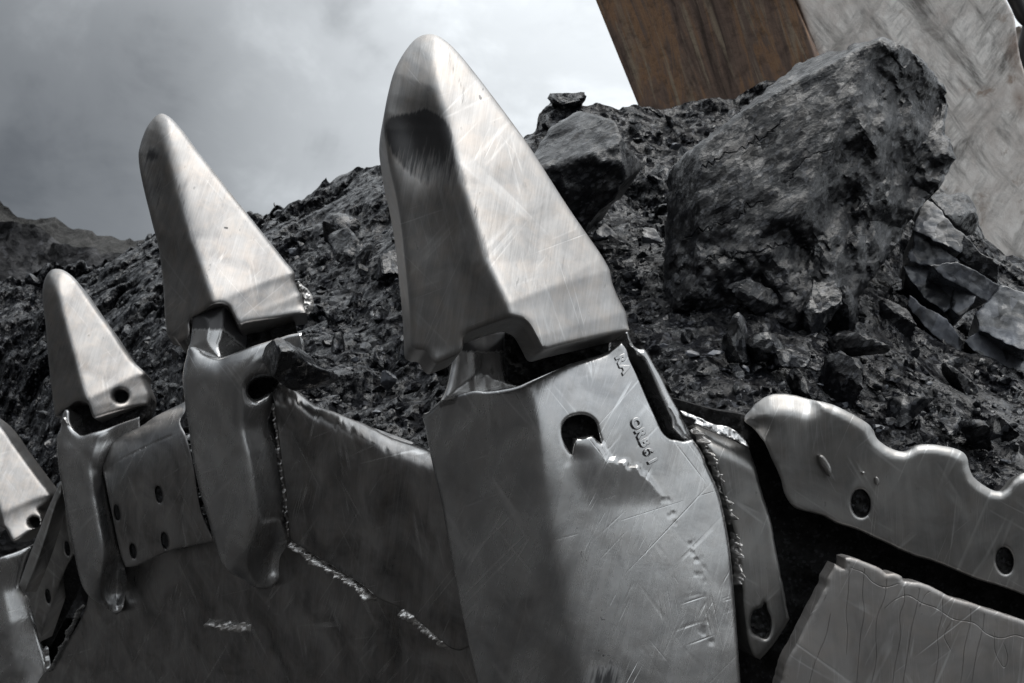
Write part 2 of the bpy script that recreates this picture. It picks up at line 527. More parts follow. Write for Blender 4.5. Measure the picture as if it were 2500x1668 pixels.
def coal(name, dark=(0.005, 0.005, 0.006), light=(0.008, 0.0088, 0.0112), rough=(0.13, 0.48), scale=1.0, bump=1.0, shine=0.5, layer=(1, 1, 1), rot=(0, 0, 0), dist=0.012, facet=0.9, matte=0.5):
    m, g, b = new_mat(name)
    tc = g.new('ShaderNodeTexCoord')
    p = g.mapping(tc.outputs['Object'], rot=rot, scale=layer)
    a = g.noise(p, 7 * scale, 6, 0.65, 0.5); c = g.noise(p, 38 * scale, 6, 0.68, 0.3); f = g.noise(p, 160 * scale, 4, 0.65)
    vo = g.new('ShaderNodeTexVoronoi', feature='F1'); g.put(vo, 'Vector', p); g.put(vo, 'Scale', 34 * scale); g.put(vo, 'Randomness', 1.0)
    vo2 = g.new('ShaderNodeTexVoronoi', feature='F1'); g.put(vo2, 'Vector', p); g.put(vo2, 'Scale', 105 * scale)
    cellr = g.new('ShaderNodeSeparateColor'); g.put(cellr, 0, vo.outputs['Color'])
    cell2 = g.new('ShaderNodeSeparateColor'); g.put(cell2, 0, vo2.outputs['Color'])
    t = g.math('ADD', g.math('MULTIPLY', a, 0.45), g.math('ADD', g.math('MULTIPLY', c, 0.35), g.math('MULTIPLY', cellr.outputs[0], 0.2)))
    col = g.mix(g.ramp(t, [(0.38, 0.0), (0.66, 1.0)]), dark, light)
    spark = g.ramp(cell2.outputs[1], [(0.86, 0.0), (0.93, 1.0)])
    col = g.mix(g.math('MULTIPLY', spark, g.math('MULTIPLY', shine, 0.6)), col, (0.13, 0.135, 0.15))
    g.put(b, 'Base Color', col)
    r = g.math('ADD', rough[0], g.math('MULTIPLY', g.ramp(g.math('ADD', g.math('MULTIPLY', c, 0.6), g.math('MULTIPLY', a, 0.4)), [(0.35, 1.0), (0.62, 0.0)]), rough[1] - rough[0]))
    g.put(b, 'Roughness', r)
    g.put(b, 'Specular IOR Level', g.math('MULTIPLY', g.ramp(g.math('ADD', g.math('MULTIPLY', a, 0.5), g.math('MULTIPLY', cellr.outputs[1], 0.5)), [(0.32, matte), (0.68, 1.0)]), shine))
    hgt = g.math('ADD', g.math('MULTIPLY', c, 1.0), g.math('ADD', g.math('MULTIPLY', f, 0.35), g.math('MULTIPLY', vo.outputs['Distance'], 0.45)))
    hgt = g.math('ADD', hgt, g.math('MULTIPLY', vo2.outputs['Distance'], 0.2))
    # every broken chip has a flat face of its own, turned a little its own way
    geo = g.new('ShaderNodeNewGeometry'); N = geo.outputs['Normal']
    wp = g.new('ShaderNodeVectorMath', operation='ADD'); g.put(wp, 0, p)
    wn = g.new('ShaderNodeTexNoise'); g.put(wn, 'Vector', p); g.put(wn, 'Scale', 22 * scale); g.put(wn, 'Detail', 3)
    ws = g.new('ShaderNodeVectorMath', operation='SCALE'); g.put(ws, 0, wn.outputs['Color']); ws.inputs['Scale'].default_value = 0.05 / scale
    g.put(wp, 1, ws.outputs[0])
    for sc_, k in ((11, 0.55), (30, 0.8), (80, 0.8)):
        v3 = g.new('ShaderNodeTexVoronoi', feature='F1'); g.put(v3, 'Vector', wp.outputs[0]); g.put(v3, 'Scale', sc_ * scale)
        sub = g.new('ShaderNodeVectorMath', operation='SUBTRACT'); g.put(sub, 0, v3.outputs['Color']); g.put(sub, 1, (0.5, 0.5, 0.5))
        mad = g.new('ShaderNodeVectorMath', operation='MULTIPLY_ADD'); g.put(mad, 0, sub.outputs[0]); g.put(mad, 1, (k * facet,) * 3); g.put(mad, 2, N)
        nn = g.new('ShaderNodeVectorMath', operation='NORMALIZE'); g.put(nn, 0, mad.outputs[0]); N = nn.outputs[0]
    bp = g.new('ShaderNodeBump'); g.put(bp, 'Strength', min(1.0, 0.6 * bump)); g.put(bp, 'Distance', dist * bump / scale); g.put(bp, 'Height', hgt); g.put(bp, 'Normal', N)
    g.put(b, 'Normal', bp.outputs[0])
    return m


M_TOOTH = steel('worn_tooth_steel', 8, lo=(0.17, 0.167, 0.165), hi=(0.33, 0.324, 0.32), rough=(0.30, 0.46), scr=0.3, warm=0.22, seed=1.0, brush=0.8)
M_TOOTH2 = steel('worn_tooth_steel_far', 12, lo=(0.14, 0.138, 0.138), hi=(0.29, 0.286, 0.284), rough=(0.28, 0.44), scr=0.25, warm=0.2, seed=4.0, brush=0.8)
M_ADAPT = steel('adapter_steel', 14, lo=(0.27, 0.271, 0.274), hi=(0.50, 0.502, 0.505), rough=(0.16, 0.31), scr=1.0, warm=0.1, seed=7.0, spots=0.15, brush=0.35)
M_PLATE = steel('lip_plate_steel', 10, lo=(0.10, 0.098, 0.098), hi=(0.34, 0.334, 0.332), rough=(0.18, 0.36), scr=0.6, warm=0.12, seed=11.0, spots=0.4, brush=0.45)
M_SIDE = steel('side_plate_steel', -8, lo=(0.19, 0.188, 0.185), hi=(0.36, 0.357, 0.352), rough=(0.28, 0.46), scr=0.8, warm=0.12, seed=15.0, spots=0.3, brush=0.35)
M_CRACK = steel('cracked_plate_steel', -4, lo=(0.21, 0.202, 0.197), hi=(0.34, 0.329, 0.322), rough=(0.42, 0.6), scr=0.9, warm=0.15, seed=19.0, spots=0.3, brush=0.3)
M_WELD = steel('weld_metal', 0, lo=(0.55, 0.54, 0.53), hi=(0.82, 0.81, 0.80), rough=(0.32, 0.5), scr=0.2, warm=0.2, seed=22.0, spots=0.8)
M_COAL = coal('coal_rubble', bump=0.9, shine=0.55, matte=0.06)
M_DUST = coal('coal_dust', dark=(0.007, 0.007, 0.007), light=(0.016, 0.0155, 0.016), rough=(0.7, 0.95), scale=2.2, bump=0.6, shine=0.25, facet=0.5)
M_ROCK = coal('coal_boulder_face', dark=(0.004, 0.004, 0.005), light=(0.009, 0.0098, 0.0122), rough=(0.20, 0.5), scale=1.5, bump=0.8, shine=0.5, facet=0.30, layer=(1.0, 1.0, 0.5), rot=(0.0, rad(-48), 0), matte=0.35)
M_SHINY = coal('coal_cleat_face', dark=(0.012, 0.013, 0.015), light=(0.15, 0.161, 0.186), rough=(0.2, 0.45), scale=0.7, bump=0.3, shine=0.8, facet=0.2)
M_FRESH = coal('coal_fresh_break', dark=(0.006, 0.0064, 0.0074), light=(0.013, 0.0142, 0.0178), rough=(0.16, 0.42), bump=0.6, shine=0.65, facet=0.5, matte=0.3)

# ------------------------------------------------------------------ ground and far setting
def sheet(name, u0, u1, sky, vbot, dfun, mat, nu, nv, disp, parent=None, back=None, kind=None, extra_attr=None, wob=0.0):
    """ground or heap surface seen from the camera side up to its own crest, then falling away behind it"""
    us = np.linspace(u0, u1, nu); sk = np.array(sky, float)
    vt = np.interp(us, sk[:, 0], sk[:, 1]); vb = np.interp(us, [p[0] for p in vbot], [p[1] for p in vbot])
    t = np.linspace(0, 1, nv)
    U = np.repeat(us[None], nv, 0); Vv = vb[None] + (vt - vb)[None] * t[:, None]
    uv = np.stack([U.ravel(), Vv.ravel()], 1)
    D = dfun(uv)
    W = c2w(ray(uv) * D[:, None])
    W = W + disp(W, uv, D)
    W = W.reshape(nv, nu, 3)
    rows = [W]
    if back is not None:
        top = W[-1]; hd = top - CAM; hd[:, 2] = 0; hd /= np.linalg.norm(hd, axis=1)[:, None]
        for k, (f, z) in enumerate(back): rows.append((top + hd * f + np.array([0, 0, z]) + rng.normal(0, abs(f) * 0.06, top.shape))[None])
    A = np.concatenate(rows); n = A.shape[0]
    idx = np.arange(n * nu).reshape(n, nu)
    a, b_, c, d_ = idx[:-1, :-1].ravel(), idx[:-1, 1:].ravel(), idx[1:, 1:].ravel(), idx[1:, :-1].ravel()
    o = link_mesh(name, A.reshape(-1, 3), np.stack([a, b_, c, d_], 1), mat, parent, None, sharp=28)
    if kind: o['kind'] = kind
    return o


def rbf(cps):                              # thin-plate fit of 1/d over photo pixels
    c = np.array(cps, float); X = c[:, :2] / 1000.0; y = 1.0 / c[:, 2]

    def phi(r): return np.where(r > 1e-9, r * r * np.log(np.maximum(r, 1e-9)), 0)
    n = len(X); K = phi(np.linalg.norm(X[:, None] - X[None], axis=2)) + np.eye(n) * 1e-5
    Pm = np.c_[np.ones(n), X]; Am = np.block([[K, Pm], [Pm.T, np.zeros((3, 3))]])
    s = np.linalg.solve(Am, np.r_[y, 0, 0, 0])

    def f(uv):
        Z = np.asarray(uv, float) / 1000.0
        r = np.linalg.norm(Z[:, None] - X[None], axis=2)
        return 1.0 / np.clip(phi(r) @ s[:n] + np.c_[np.ones(len(Z)), Z] @ s[n:], 0.12, 1.2)
    return f


def earth_mat():
    m, g, b = new_mat('hill_earth')
    tc = g.new('ShaderNodeTexCoord'); p = tc.outputs['Object']
    a = g.noise(p, 0.5, 6, 0.7, 0.3); c = g.noise(p, 3.0, 6, 0.7)
    col = g.mix(g.ramp(g.math('ADD', g.math('MULTIPLY', a, 0.5), g.math('MULTIPLY', c, 0.5)), [(0.38, 0.0), (0.62, 1.0)]), (0.016, 0.0158, 0.0155), (0.08, 0.078, 0.075))
    g.put(b, 'Base Color', col); g.put(b, 'Roughness', 0.95)
    bp = g.new('ShaderNodeBump'); g.put(bp, 'Strength', 1.0); g.put(bp, 'Distance', 0.3); g.put(bp, 'Height', c); g.put(b, 'Normal', bp.outputs[0])
    return m


def ground_mat():
    m, g, b = new_mat('pit_floor_coal')
    tc = g.new('ShaderNodeTexCoord'); p = tc.outputs['Object']
    a = g.noise(p, 0.35, 6, 0.7, 0.3); c = g.noise(p, 6.0, 6, 0.7)
    col = g.mix(g.ramp(g.math('ADD', g.math('MULTIPLY', a, 0.5), g.math('MULTIPLY', c, 0.5)), [(0.4, 0.0), (0.62, 1.0)]), (0.012, 0.012, 0.013), (0.05, 0.047, 0.044))
    g.put(b, 'Base Color', col); g.put(b, 'Roughness', 0.9)
    bp = g.new('ShaderNodeBump'); g.put(bp, 'Strength', 0.8); g.put(bp, 'Distance', 0.1); g.put(bp, 'Height', c); g.put(b, 'Normal', bp.outputs[0])
    return m


M_GROUND = ground_mat(); M_EARTH = earth_mat()


def build_ground():
    # one sheet to the horizon, finer near the middle, plus an unseen wall added left and behind to darken reflections
    s = np.linspace(-1, 1, 121); r = np.sign(s) * (np.abs(s)**3 * 1490 + np.abs(s) * 10)
    X, Y = np.meshgrid(r, r); P = np.stack([X.ravel(), Y.ravel(), np.zeros(X.size)], 1)
    R = np.hypot(P[:, 0], P[:, 1])
    P[:, 2] = fbm(P * 0.2, 4, 5) * 0.12 * sstep(R, 3, 9) + fbm(P * 0.02, 4, 9) * 2.0 * sstep(R, 25, 120)
    P[:, 2] -= 0.05
    ang = np.degrees(np.arctan2(P[:, 0], P[:, 1]))         # 0 ahead, -90 left, 180 behind
    pit = sstep(R, 11, 38) * 23.0 * sstep(-ang, 48, 75) * (1 - sstep(-ang, 165, 180))  # added wall out of view, dims what left-facing steel reflects
    P[:, 2] += pit
    n = 121; idx = np.arange(n * n).reshape(n, n)
    f = np.stack([idx[:-1, :-1].ravel(), idx[:-1, 1:].ravel(), idx[1:, 1:].ravel(), idx[1:, :-1].ravel()], 1)
    tag(link_mesh('ground', P, f, M_GROUND, sharp=0), kind='structure')


build_ground()


def disp_fbm(amp, sc, oct=6, k=0, sh=0.0, shs=1.0):
    def f(W, uv, D):
        n = fbm(W * sc, oct, k, 0.55) * amp
        if sh: n = n + (shards(W * shs, k + 40)[0]) * sh
        n = np.minimum(n, amp * 3)
        v = (CAM - W); v /= np.linalg.norm(v, axis=1)[:, None]
        return v * n[:, None] * 0.6 + np.array([0, 0, 1.0]) * n[:, None] * 0.7
    return f


HILL = q('V', [(-1700, 300), (-1100, 360), (-700, 300), (-300, 370), (-120, 425), (0, 450), (40, 484), (90, 490), (132, 494), (168, 514), (230, 532), (280, 546), (332, 556), (420, 580), (600, 620), (900, 640), (1300, 650), (2000, 600), (2600, 560), (3400, 600)])
sheet('hill', -1700, 3500, HILL, [(-1700, 1500), (3500, 1500)], lambda uv: 30 + 16 * sstep(uv[:, 1], 1000, 480), M_EARTH, 460, 110,
      disp_fbm(0.45, 0.35, 6, 3, 0.25, 0.9), back=[(6, -1.5), (30, -14)], kind='structure')
BANK = q('V', [(-1500, 470), (-900, 540), (-600, 500), (-300, 510), (-100, 525), (0, 538), (60, 545), (100, 554), (160, 590), (240, 586), (330, 600), (500, 640), (900, 700), (1600, 760), (2400, 740), (3000, 760)])
sheet('coal_bank', -1500, 3000, BANK, [(-1500, 1500), (3000, 1500)], lambda uv: 9 + 5 * sstep(uv[:, 1], 1300, 560), coal('bank_coal', dark=(0.010, 0.010, 0.011), light=(0.05, 0.05, 0.053), scale=0.12, rough=(0.55, 0.95), shine=0.3, dist=0.01), 520, 120,
      disp_fbm(0.22, 0.8, 6, 8, 0.16, 1.7), back=[(2, -0.6), (8, -6)], kind='structure')

# ------------------------------------------------------------------ excavator arm behind the load
def painted_mat():
    m, g, b = new_mat('scuffed_white_paint')
    p = attr(g, 'loc', True)
    a = g.noise(p, 3.2, 6, 0.65, 0.8); c = g.noise(p, 11, 6, 0.7, 0.5); e = g.noise(g.mapping(p, rot=(0, 0, 0.6), scale=(2.4, 0.7, 1)), 2.2, 8, 0.75, 0.25)
    e2 = g.noise(g.mapping(p, rot=(0, 0, -0.75), scale=(3.6, 0.6, 1)), 1.9, 8, 0.75, 0.2)
    col = g.mix(g.ramp(g.math('ADD', g.math('MULTIPLY', a, 0.6), g.math('MULTIPLY', c, 0.4)), [(0.40, 0.0), (0.58, 1.0)]), (0.66, 0.60, 0.56), (0.93, 0.895, 0.86))
    mk = g.math('MAXIMUM', g.ramp(e, [(0.47, 0.0), (0.62, 0.95)]), g.ramp(e2, [(0.48, 0.0), (0.62, 0.95)]))
    mk = g.math('MULTIPLY', mk, g.ramp(a, [(0.38, 0.15), (0.6, 0.9)]))
    col = g.mix(mk, col, (0.085, 0.075, 0.068))
    col = g.mix(g.ramp(g.noise(g.mapping(p, loc=(7, 3, 0)), 5.0, 7, 0.7, 0.5), [(0.58, 0.0), (0.68, 0.7)]), col, (0.24, 0.15, 0.095))
    rs = g.math('MULTIPLY', attr(g, 'dirt_shade'), g.ramp(c, [(0.35, 0.2), (0.55, 1.0)]))
    col = g.mix(rs, col, (0.17, 0.075, 0.03))
    g.put(b, 'Base Color', col); g.put(b, 'Roughness', 0.6); g.put(b, 'Specular IOR Level', 0.3)
    bp = g.new('ShaderNodeBump'); g.put(bp, 'Strength', 0.4); g.put(bp, 'Distance', 0.01); g.put(bp, 'Height', c); g.put(b, 'Normal', bp.outputs[0])
    return m


def rust_mat():
    m, g, b = new_mat('rusty_brown_plate')
    p = attr(g, 'loc', True)
    a = g.noise(g.mapping(p, rot=(0, 0, rad(-22)), scale=(5.5, 0.8, 1)), 1.0, 8, 0.7, 0.9)
    s = g.noise(g.mapping(p, loc=(5, 0, 0), rot=(0, 0, rad(-22)), scale=(22, 1.3, 1)), 1.0, 6, 0.68, 0.5)
    c = g.noise(p, 14, 6, 0.7)
    col = g.ramp(a, [(0.36, (0.08, 0.058, 0.048)), (0.44, (0.19, 0.135, 0.11)), (0.50, (0.26, 0.18, 0.14)), (0.56, (0.38, 0.225, 0.13)), (0.62, (0.22, 0.16, 0.13))])
    col = g.mix(g.ramp(s, [(0.55, 0.0), (0.64, 0.9)]), col, (0.42, 0.34, 0.25))
    col = g.mix(g.ramp(c, [(0.3, 0.6), (0.5, 0.0)]), col, (0.03, 0.022, 0.018))
    g.put(b, 'Base Color', col); g.put(b, 'Roughness', 0.75); g.put(b, 'Specular IOR Level', 0.25)
    bp = g.new('ShaderNodeBump'); g.put(bp, 'Strength', 0.5); g.put(bp, 'Distance', 0.008); g.put(bp, 'Height', g.math('ADD', c, s)); g.put(b, 'Normal', bp.outputs[0])
    return m


def build_arm():
    root = empty('excavator_boom', pt(1950, 700, 5.2), 'leaning steel excavator arm with rusty brown side and scuffed white front behind the coal', 'excavator boom')
    M_RUST, M_PAINT = rust_mat(), painted_mat()
    # corner edge of the box section, leaning right as it comes down
    plb = Plane(1700, 150, 4.9, (-0.62, -0.10, 0.78))
    relief('rusty_side', plb, q('V', [(1367 - 200, -500, 1), (1367, 0), (1468, 250), (1560, 480, 1), (2020, 560, 1), (1880, 150), (1825, 0), (1640, -500, 1)]), M_RUST, root, thick=0.05, bevel=0.012, step=30, grid=40)
    tag(root.children[-1], label='rust streaked brown side plate of the arm')
    plw = Plane(1950, 0, 4.55, (0.12, -0.08, 1.0))

    def dw(uv, vc, d): return np.clip(1 - (line_dist(uv, np.array(q('V', [(2318, 70), (2332, 130), (2350, 260)]))) / 17), 0, 1) * (uv[:, 1] > 90) + np.clip(1 - line_dist(uv, np.array(q('V', [(1640, -500), (1825, 0), (1885, 170)]))) / 22, 0, 1) * 0.9
    relief('painted_front', plw, q('V', [(1643, -500, 1), (1828, 0), (1883, 150), (2020, 560, 1), (2120, 900, 1), (2700, 900, 1), (2480, 500), (2346, 150), (2332, 70), (2326, 34), (2308, 0), (2140, -500, 1)]), M_PAINT, root, thick=0.06, bevel=0.012, step=24, grid=30, dirt_shade=dw)
    tag(root.children[-1], label='scuffed off-white painted front plate of the arm')
    # far flange and hoses at the right edge
    mb, gb, bb = new_mat('black_rubber'); gb.put(bb, 'Base Color', (0.012, 0.012, 0.013, 1)); gb.put(bb, 'Roughness', 0.55)
    plh = Plane(2480, 60, 4.9, (0, 0, 1))
    tube('hydraulic_hose', [pt(*p, 4.75) for p in q('V', [(2300, -60), (2335, 5), (2349, 38), (2380, 60)])], 0.035, mb, root)
    tube('hydraulic_hose', [pt(*p, 4.85) for p in q('V', [(2360, 60), (2345, 125), (2352, 175), (2390, 230)])], 0.028, mb, root)
    relief('rear_flange', Plane(2500, 200, 5.3, (0.2, 0, 1)), q('V', [(2338, 60, 1), (2350, 70), (2356, 300, 1), (2420, 420, 1), (2600, 420, 1), (2600, 250, 1), (2375, 200), (2365, 60, 1)]), M_PAINT, root, thick=0.06, bevel=0.01, step=24, grid=30)


def tube(name, pts, r, mat, parent=None, n=10, wob=0.0, attrs=None):
    P = np.array(pts, float)
    # resample smoothly
    t = np.linspace(0, len(P) - 1, (len(P) - 1) * 6 + 1)
    Q = np.stack([np.interp(t, np.arange(len(P)), P[:, k]) for k in range(3)], 1)
    for _ in range(3): Q[1:-1] = (Q[:-2] + 2 * Q[1:-1] + Q[2:]) / 4
    T = np.gradient(Q, axis=0); T /= np.linalg.norm(T, axis=1)[:, None]
    a = np.cross(T, [0.3, 0.2, 0.93]); a /= np.linalg.norm(a, axis=1)[:, None]; b = np.cross(T, a)
    th = np.linspace(0, 2 * np.pi, n, endpoint=False)
    V = (Q[:, None] + r * (a[:, None] * np.cos(th)[None, :, None] + b[:, None] * np.sin(th)[None, :, None])).reshape(-1, 3)
    m = len(Q); F = [(i * n + j, i * n + (j + 1) % n, (i + 1) * n + (j + 1) % n, (i + 1) * n + j) for i in range(m - 1) for j in range(n)]
    F += [tuple(range(n))[::-1], tuple((m - 1) * n + j for j in range(n))]
    return link_mesh(name, V, F, mat, parent, {'loc': V, 'dirt_shade': np.zeros(len(V))})


build_arm()

# ------------------------------------------------------------------ the bucket
BK = empty('excavator_bucket', pt(1250, 1400, 2.0), 'big worn steel excavator bucket with pointed teeth heaped with black coal', 'excavator bucket')

def iv(x): return 1.0 / x
PLIP = Plane.three((1064, 1202, 1.79), (681, 1170, 2.12), (745, 1668, 2.12))


def weld(name, plane, line, w, parent, h=0.004, seed=0, mat=None, pitch=9.0, jag=1.0):
    """row of overlapping weld ripples along a traced seam"""
    l = smooth_loop(line, 2.2, False); n = len(l)
    t = np.gradient(l, axis=0); t /= np.linalg.norm(t, axis=1)[:, None]; nn = np.c_[-t[:, 1], t[:, 0]]
    s = np.r_[0, np.cumsum(np.linalg.norm(np.diff(l, axis=0), axis=1))]
    k = 11; a = np.linspace(-1, 1, k)
    rw = 1 + jag * 0.45 * vnoise(np.c_[s / 8.0, s * 0 + seed, s * 0], 3)
    arc = s[:, None] / pitch + 0.35 * (1 - a[None]**2)
    rip = np.abs(((arc) % 1.0) - 0.5) * 2
    prof = np.sqrt(np.clip(1 - a**2, 0, 1))[None]
    pix = l[:, None] + nn[:, None] * (a[None, :] * w * rw[:, None])[..., None]
    ends = np.clip(np.minimum(np.arange(n), n - 1 - np.arange(n)) / 4.0, 0, 1)[:, None]
    H = (h * prof * (0.75 + 0.22 * rip + 0.7 * jag * vnoise(np.c_[pix.reshape(-1, 2) / 11.0, np.full(n * k, seed + .9)], 12).reshape(n, k) * (0.25 + 0.5 * (1 - a[None])) + 0.30 * jag * vnoise(np.c_[pix.reshape(-1, 2) / 4.0, np.full(n * k, seed + .5)], 9).reshape(n, k))) * ends - 0.001
    xy = plane.xy(pix.reshape(-1, 2))
    W = plane.world(xy, H.ravel())
    idx = np.arange(n * k).reshape(n, k)
    F = np.stack([idx[:-1, :-1].ravel(), idx[:-1, 1:].ravel(), idx[1:, 1:].ravel(), idx[1:, :-1].ravel()], 1)
    # orient towards the viewer
    f0 = W[F[0]]; nrm = np.cross(f0[1] - f0[0], f0[2] - f0[0])
    if nrm.dot(CAM - f0[0]) < 0: F = F[:, ::-1]
    return link_mesh(name, W, F, mat or M_WELD, parent, {'loc': np.c_[xy, H.ravel()], 'dirt_shade': np.where(rip * ends < 0.1, 0.5, 0.0).ravel()}, sharp=0)


def roof(lw, rw, kl, kr, cap=None, soft=0.02, ):
    """height rising from a left and a right edge polyline with their own slopes, softly meeting at a ridge"""
    def f(uv, vc, d, pl):
        dl = line_dist(vc, pl.xy(XY(lw))); dr = line_dist(vc, pl.xy(XY(rw)))
        h = smin(kl * dl, kr * dr, soft)
        if cap is not None: h = smin(h, np.full(len(h), cap), soft)
        return h
    return f


def dent(uv, c, r, depth, ang=0.0, pw=2.0):
    a = rad(ang); x = uv[:, 0] - c[0]; y = uv[:, 1] - c[1]
    X = x * math.cos(a) + y * math.sin(a); Y = -x * math.sin(a) + y * math.cos(a)
    return -depth * np.exp(-(np.abs(X / r[0])**pw + np.abs(Y / r[1])**pw))


def ell(c, rx, ry, ang=0.0, n=14):
    a = rad(ang); out = []
    for k in range(n):
        t = 2 * math.pi * k / n; x, y = rx * math.cos(t), ry * math.sin(t)
        out.append((c[0] + x * math.cos(a) - y * math.sin(a), c[1] + x * math.sin(a) + y * math.cos(a)))
    return out


def plug(plane, c, rx, ry, ang, parent, depth=0.018, name='coal_plug'):
    o = relief(name, plane.off(-depth), ell(c, rx * 1.12, ry * 1.12, ang), M_DUST, parent, thick=0.02, bevel=0.0, step=5, grid=5,
               height=lambda uv, vc, d: 0.004 * fbm(np.c_[uv / 9.0, np.zeros(len(uv))], 4, 5))
    return o


# ---- lip plate (bucket floor, dark underside)
def lip_h(uv, vc, d):
    p3 = np.c_[vc * 5, np.zeros(len(vc))]
    return 0.002 * fbm(p3, 3, 2)
relief('lip_plate', PLIP, q('V', [(300, 1010, 1), (640, 930, 1), (980, 1060, 1), (1030, 1090, 1), (1062, 1206, 1), (1114, 1475, 1), (1140, 1568, 1), (1190, 1900, 1), (-40, 1900, 1), (90, 1560), (112, 1535, 1), (200, 1385), (190, 1250), (230, 1120, 1)]),
       M_PLATE, BK, thick=0.06, bevel=0.006, step=14, grid=16, height=lip_h)
tag(BK.children[-1], label='broad dark underside plate of the bucket')

# ---- welded shroud between the two big teeth
top_line = np.array(q('P', [(20, 262), (60, 265), (150, 310), (230, 370), (330, 405), (440, 450), (560, 510), (712, 560), (800, 590)]))


def roll(plane, line, R):
    L = plane.xy(line)
    def f(vc):
        e = np.clip(line_dist(vc, L) / R, 0, 1)
        return -1.7 * R * (1 - np.sqrt(np.clip(1 - (1 - e)**2, 0, 1)))
    return f


def chamfer(plane, line, w, slope):
    L = plane.xy(line)
    def f(vc):
        e = w - line_dist(vc, L)
        return -slope * 0.5 * (e + np.sqrt(e * e + (w * 0.22)**2))
    return f


PSH = PLIP.off(0.035)
r1 = roll(PSH, top_line, 0.055)


def shroud_h(uv, vc, d):
    e = line_dist(vc, PSH.xy(top_line)); near = np.exp(-(e / 0.045)**2)
    p3 = np.c_[vc, np.zeros(len(vc))]
    pit = np.minimum(0, fbm(p3 * np.array([90, 40, 1]), 3, 21) + 0.1) * 0.004 * near
    return r1(vc) + 0.0012 * fbm(p3 * 6, 3, 6) + pit


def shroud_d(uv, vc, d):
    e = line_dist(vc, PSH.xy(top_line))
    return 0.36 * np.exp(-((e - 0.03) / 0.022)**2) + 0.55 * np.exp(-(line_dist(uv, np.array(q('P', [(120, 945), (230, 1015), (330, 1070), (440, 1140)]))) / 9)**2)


relief('lip_shroud', PSH, q('P', [(45, 268), (60, 265), (150, 310), (230, 370), (330, 405), (440, 450), (560, 510), (712, 560), (765, 590, 1), (822, 830, 1), (870, 1080), (912, 1330), (925, 1400, 1), (830, 1425), (700, 1322), (610, 1250), (500, 1202), (440, 1150), (330, 1080), (230, 1020), (120, 950, 1), (105, 750), (85, 600), (70, 480), (55, 380), (44, 300)]),
       M_PLATE, BK, thick=0.04, bevel=0.004, step=6, grid=8, height=shroud_h, dirt_shade=shroud_d, wobble=0.6, exview=True)
tag(BK.children[-1], label='welded lip shroud with a bright battered rolled rim')
weld('weld_bead', PLIP.off(0.012), q('P', [(125, 958), (170, 985), (230, 1030), (300, 1062), (330, 1085), (400, 1125), (450, 1160), (498, 1208)]), 9, BK, 0.020, 1, jag=1.2)
weld('weld_bead', PLIP.off(0.012), q('P', [(618, 1236), (650, 1262), (700, 1290), (740, 1330), (780, 1362), (812, 1402)]), 14, BK, 0.026, 2, jag=1.2)
weld('weld_bead', PLIP, q('B', [(1283, 1195), (1340, 1205), (1390, 1208), (1450, 1220), (1500, 1222), (1555, 1228)]), 10, BK, 0.016, 3, jag=1.2)
tag(BK.children[-1], label='short bright weld scar on the dark plate')
weld('weld_bead', PSH.off(-0.02), q('P', [(50, 360), (68, 470), (83, 600), (100, 740), (118, 900), (122, 950)]), 3.5, BK, 0.010, 4, mat=M_PLATE, jag=0.7)
weld('weld_bead', PLIP, q('M', [(245, 1372), (255, 1440), (270, 1495), (320, 1410), (380, 1280), (445, 1150)]), 4, BK, 0.012, 5, mat=M_ADAPT, jag=0.9)

# ---- adapters
NA = (-0.30, 0.02, 0.95)


def adapter(name, plane, outline, lw, rw, kl, kr, cap, soft, thick, holes=(), extra=None, mat=M_ADAPT, dirt_shade=None, bevel=0.012, grid=7, wobble=0.0, label=None):
    rf = roof(lw, rw, kl, kr, cap, soft)

    def h(uv, vc, d):
        r = rf(uv, vc, d, plane) + 0.0009 * fbm(np.c_[vc * 6, np.zeros(len(vc))], 3, 4)
        if extra is not None: r = r + extra(uv, vc, d)
        return r
    o = relief(name, plane, outline, mat, BK, holes=holes, height=h, thick=thick, bevel=bevel, step=6, grid=grid, dirt_shade=dirt_shade, wobble=wobble, exview=True)
    if label: o['label'] = label
    return o, h


# nearest adapter, at the bucket's corner
PA1 = Plane(1400, 1300, 1.58, (0.04, 0.11, 0.98))
A1_out = q('J', [(240, 795), (300, 765), (370, 700), (440, 640), (560, 590), (700, 555), (830, 525), (950, 535), (1100, 520), (1300, 480), (1500, 395), (1700, 310), (1900, 225), (2100, 165), (2306, 95)]) + \
    q('I', [(300, 62, 1), (350, 130), (375, 220), (440, 360), (500, 500), (560, 640), (620, 770), (690, 920), (760, 985), (840, 1000), (900, 1012), (985, 990, 1), (1050, 1080), (1098, 1170)]) + \
    q('E', [(1320, 650), (1370, 760), (1400, 880), (1420, 1000), (1435, 1150), (1450, 1350), (1465, 1568), (1480, 1900, 1), (440, 1900, 1), (370, 1568), (330, 1400), (280, 1150), (235, 910), (215, 800), (190, 700), (165, 580), (150, 500)])
RIDGE1 = np.array(q('E', [(545, 150), (570, 300), (595, 420), (612, 520), (628, 650), (643, 780), (663, 900), (692, 1050), (722, 1200), (748, 1330), (778, 1480), (800, 1568), (860, 1900)]))
hole1 = q('E', [(762, 612, 1), (735, 575), (720, 530), (725, 490), (750, 462), (790, 450), (830, 455), (860, 480), (872, 520), (884, 566, 1), (864, 552), (845, 535, 1), (770, 548, 1), (768, 580)])
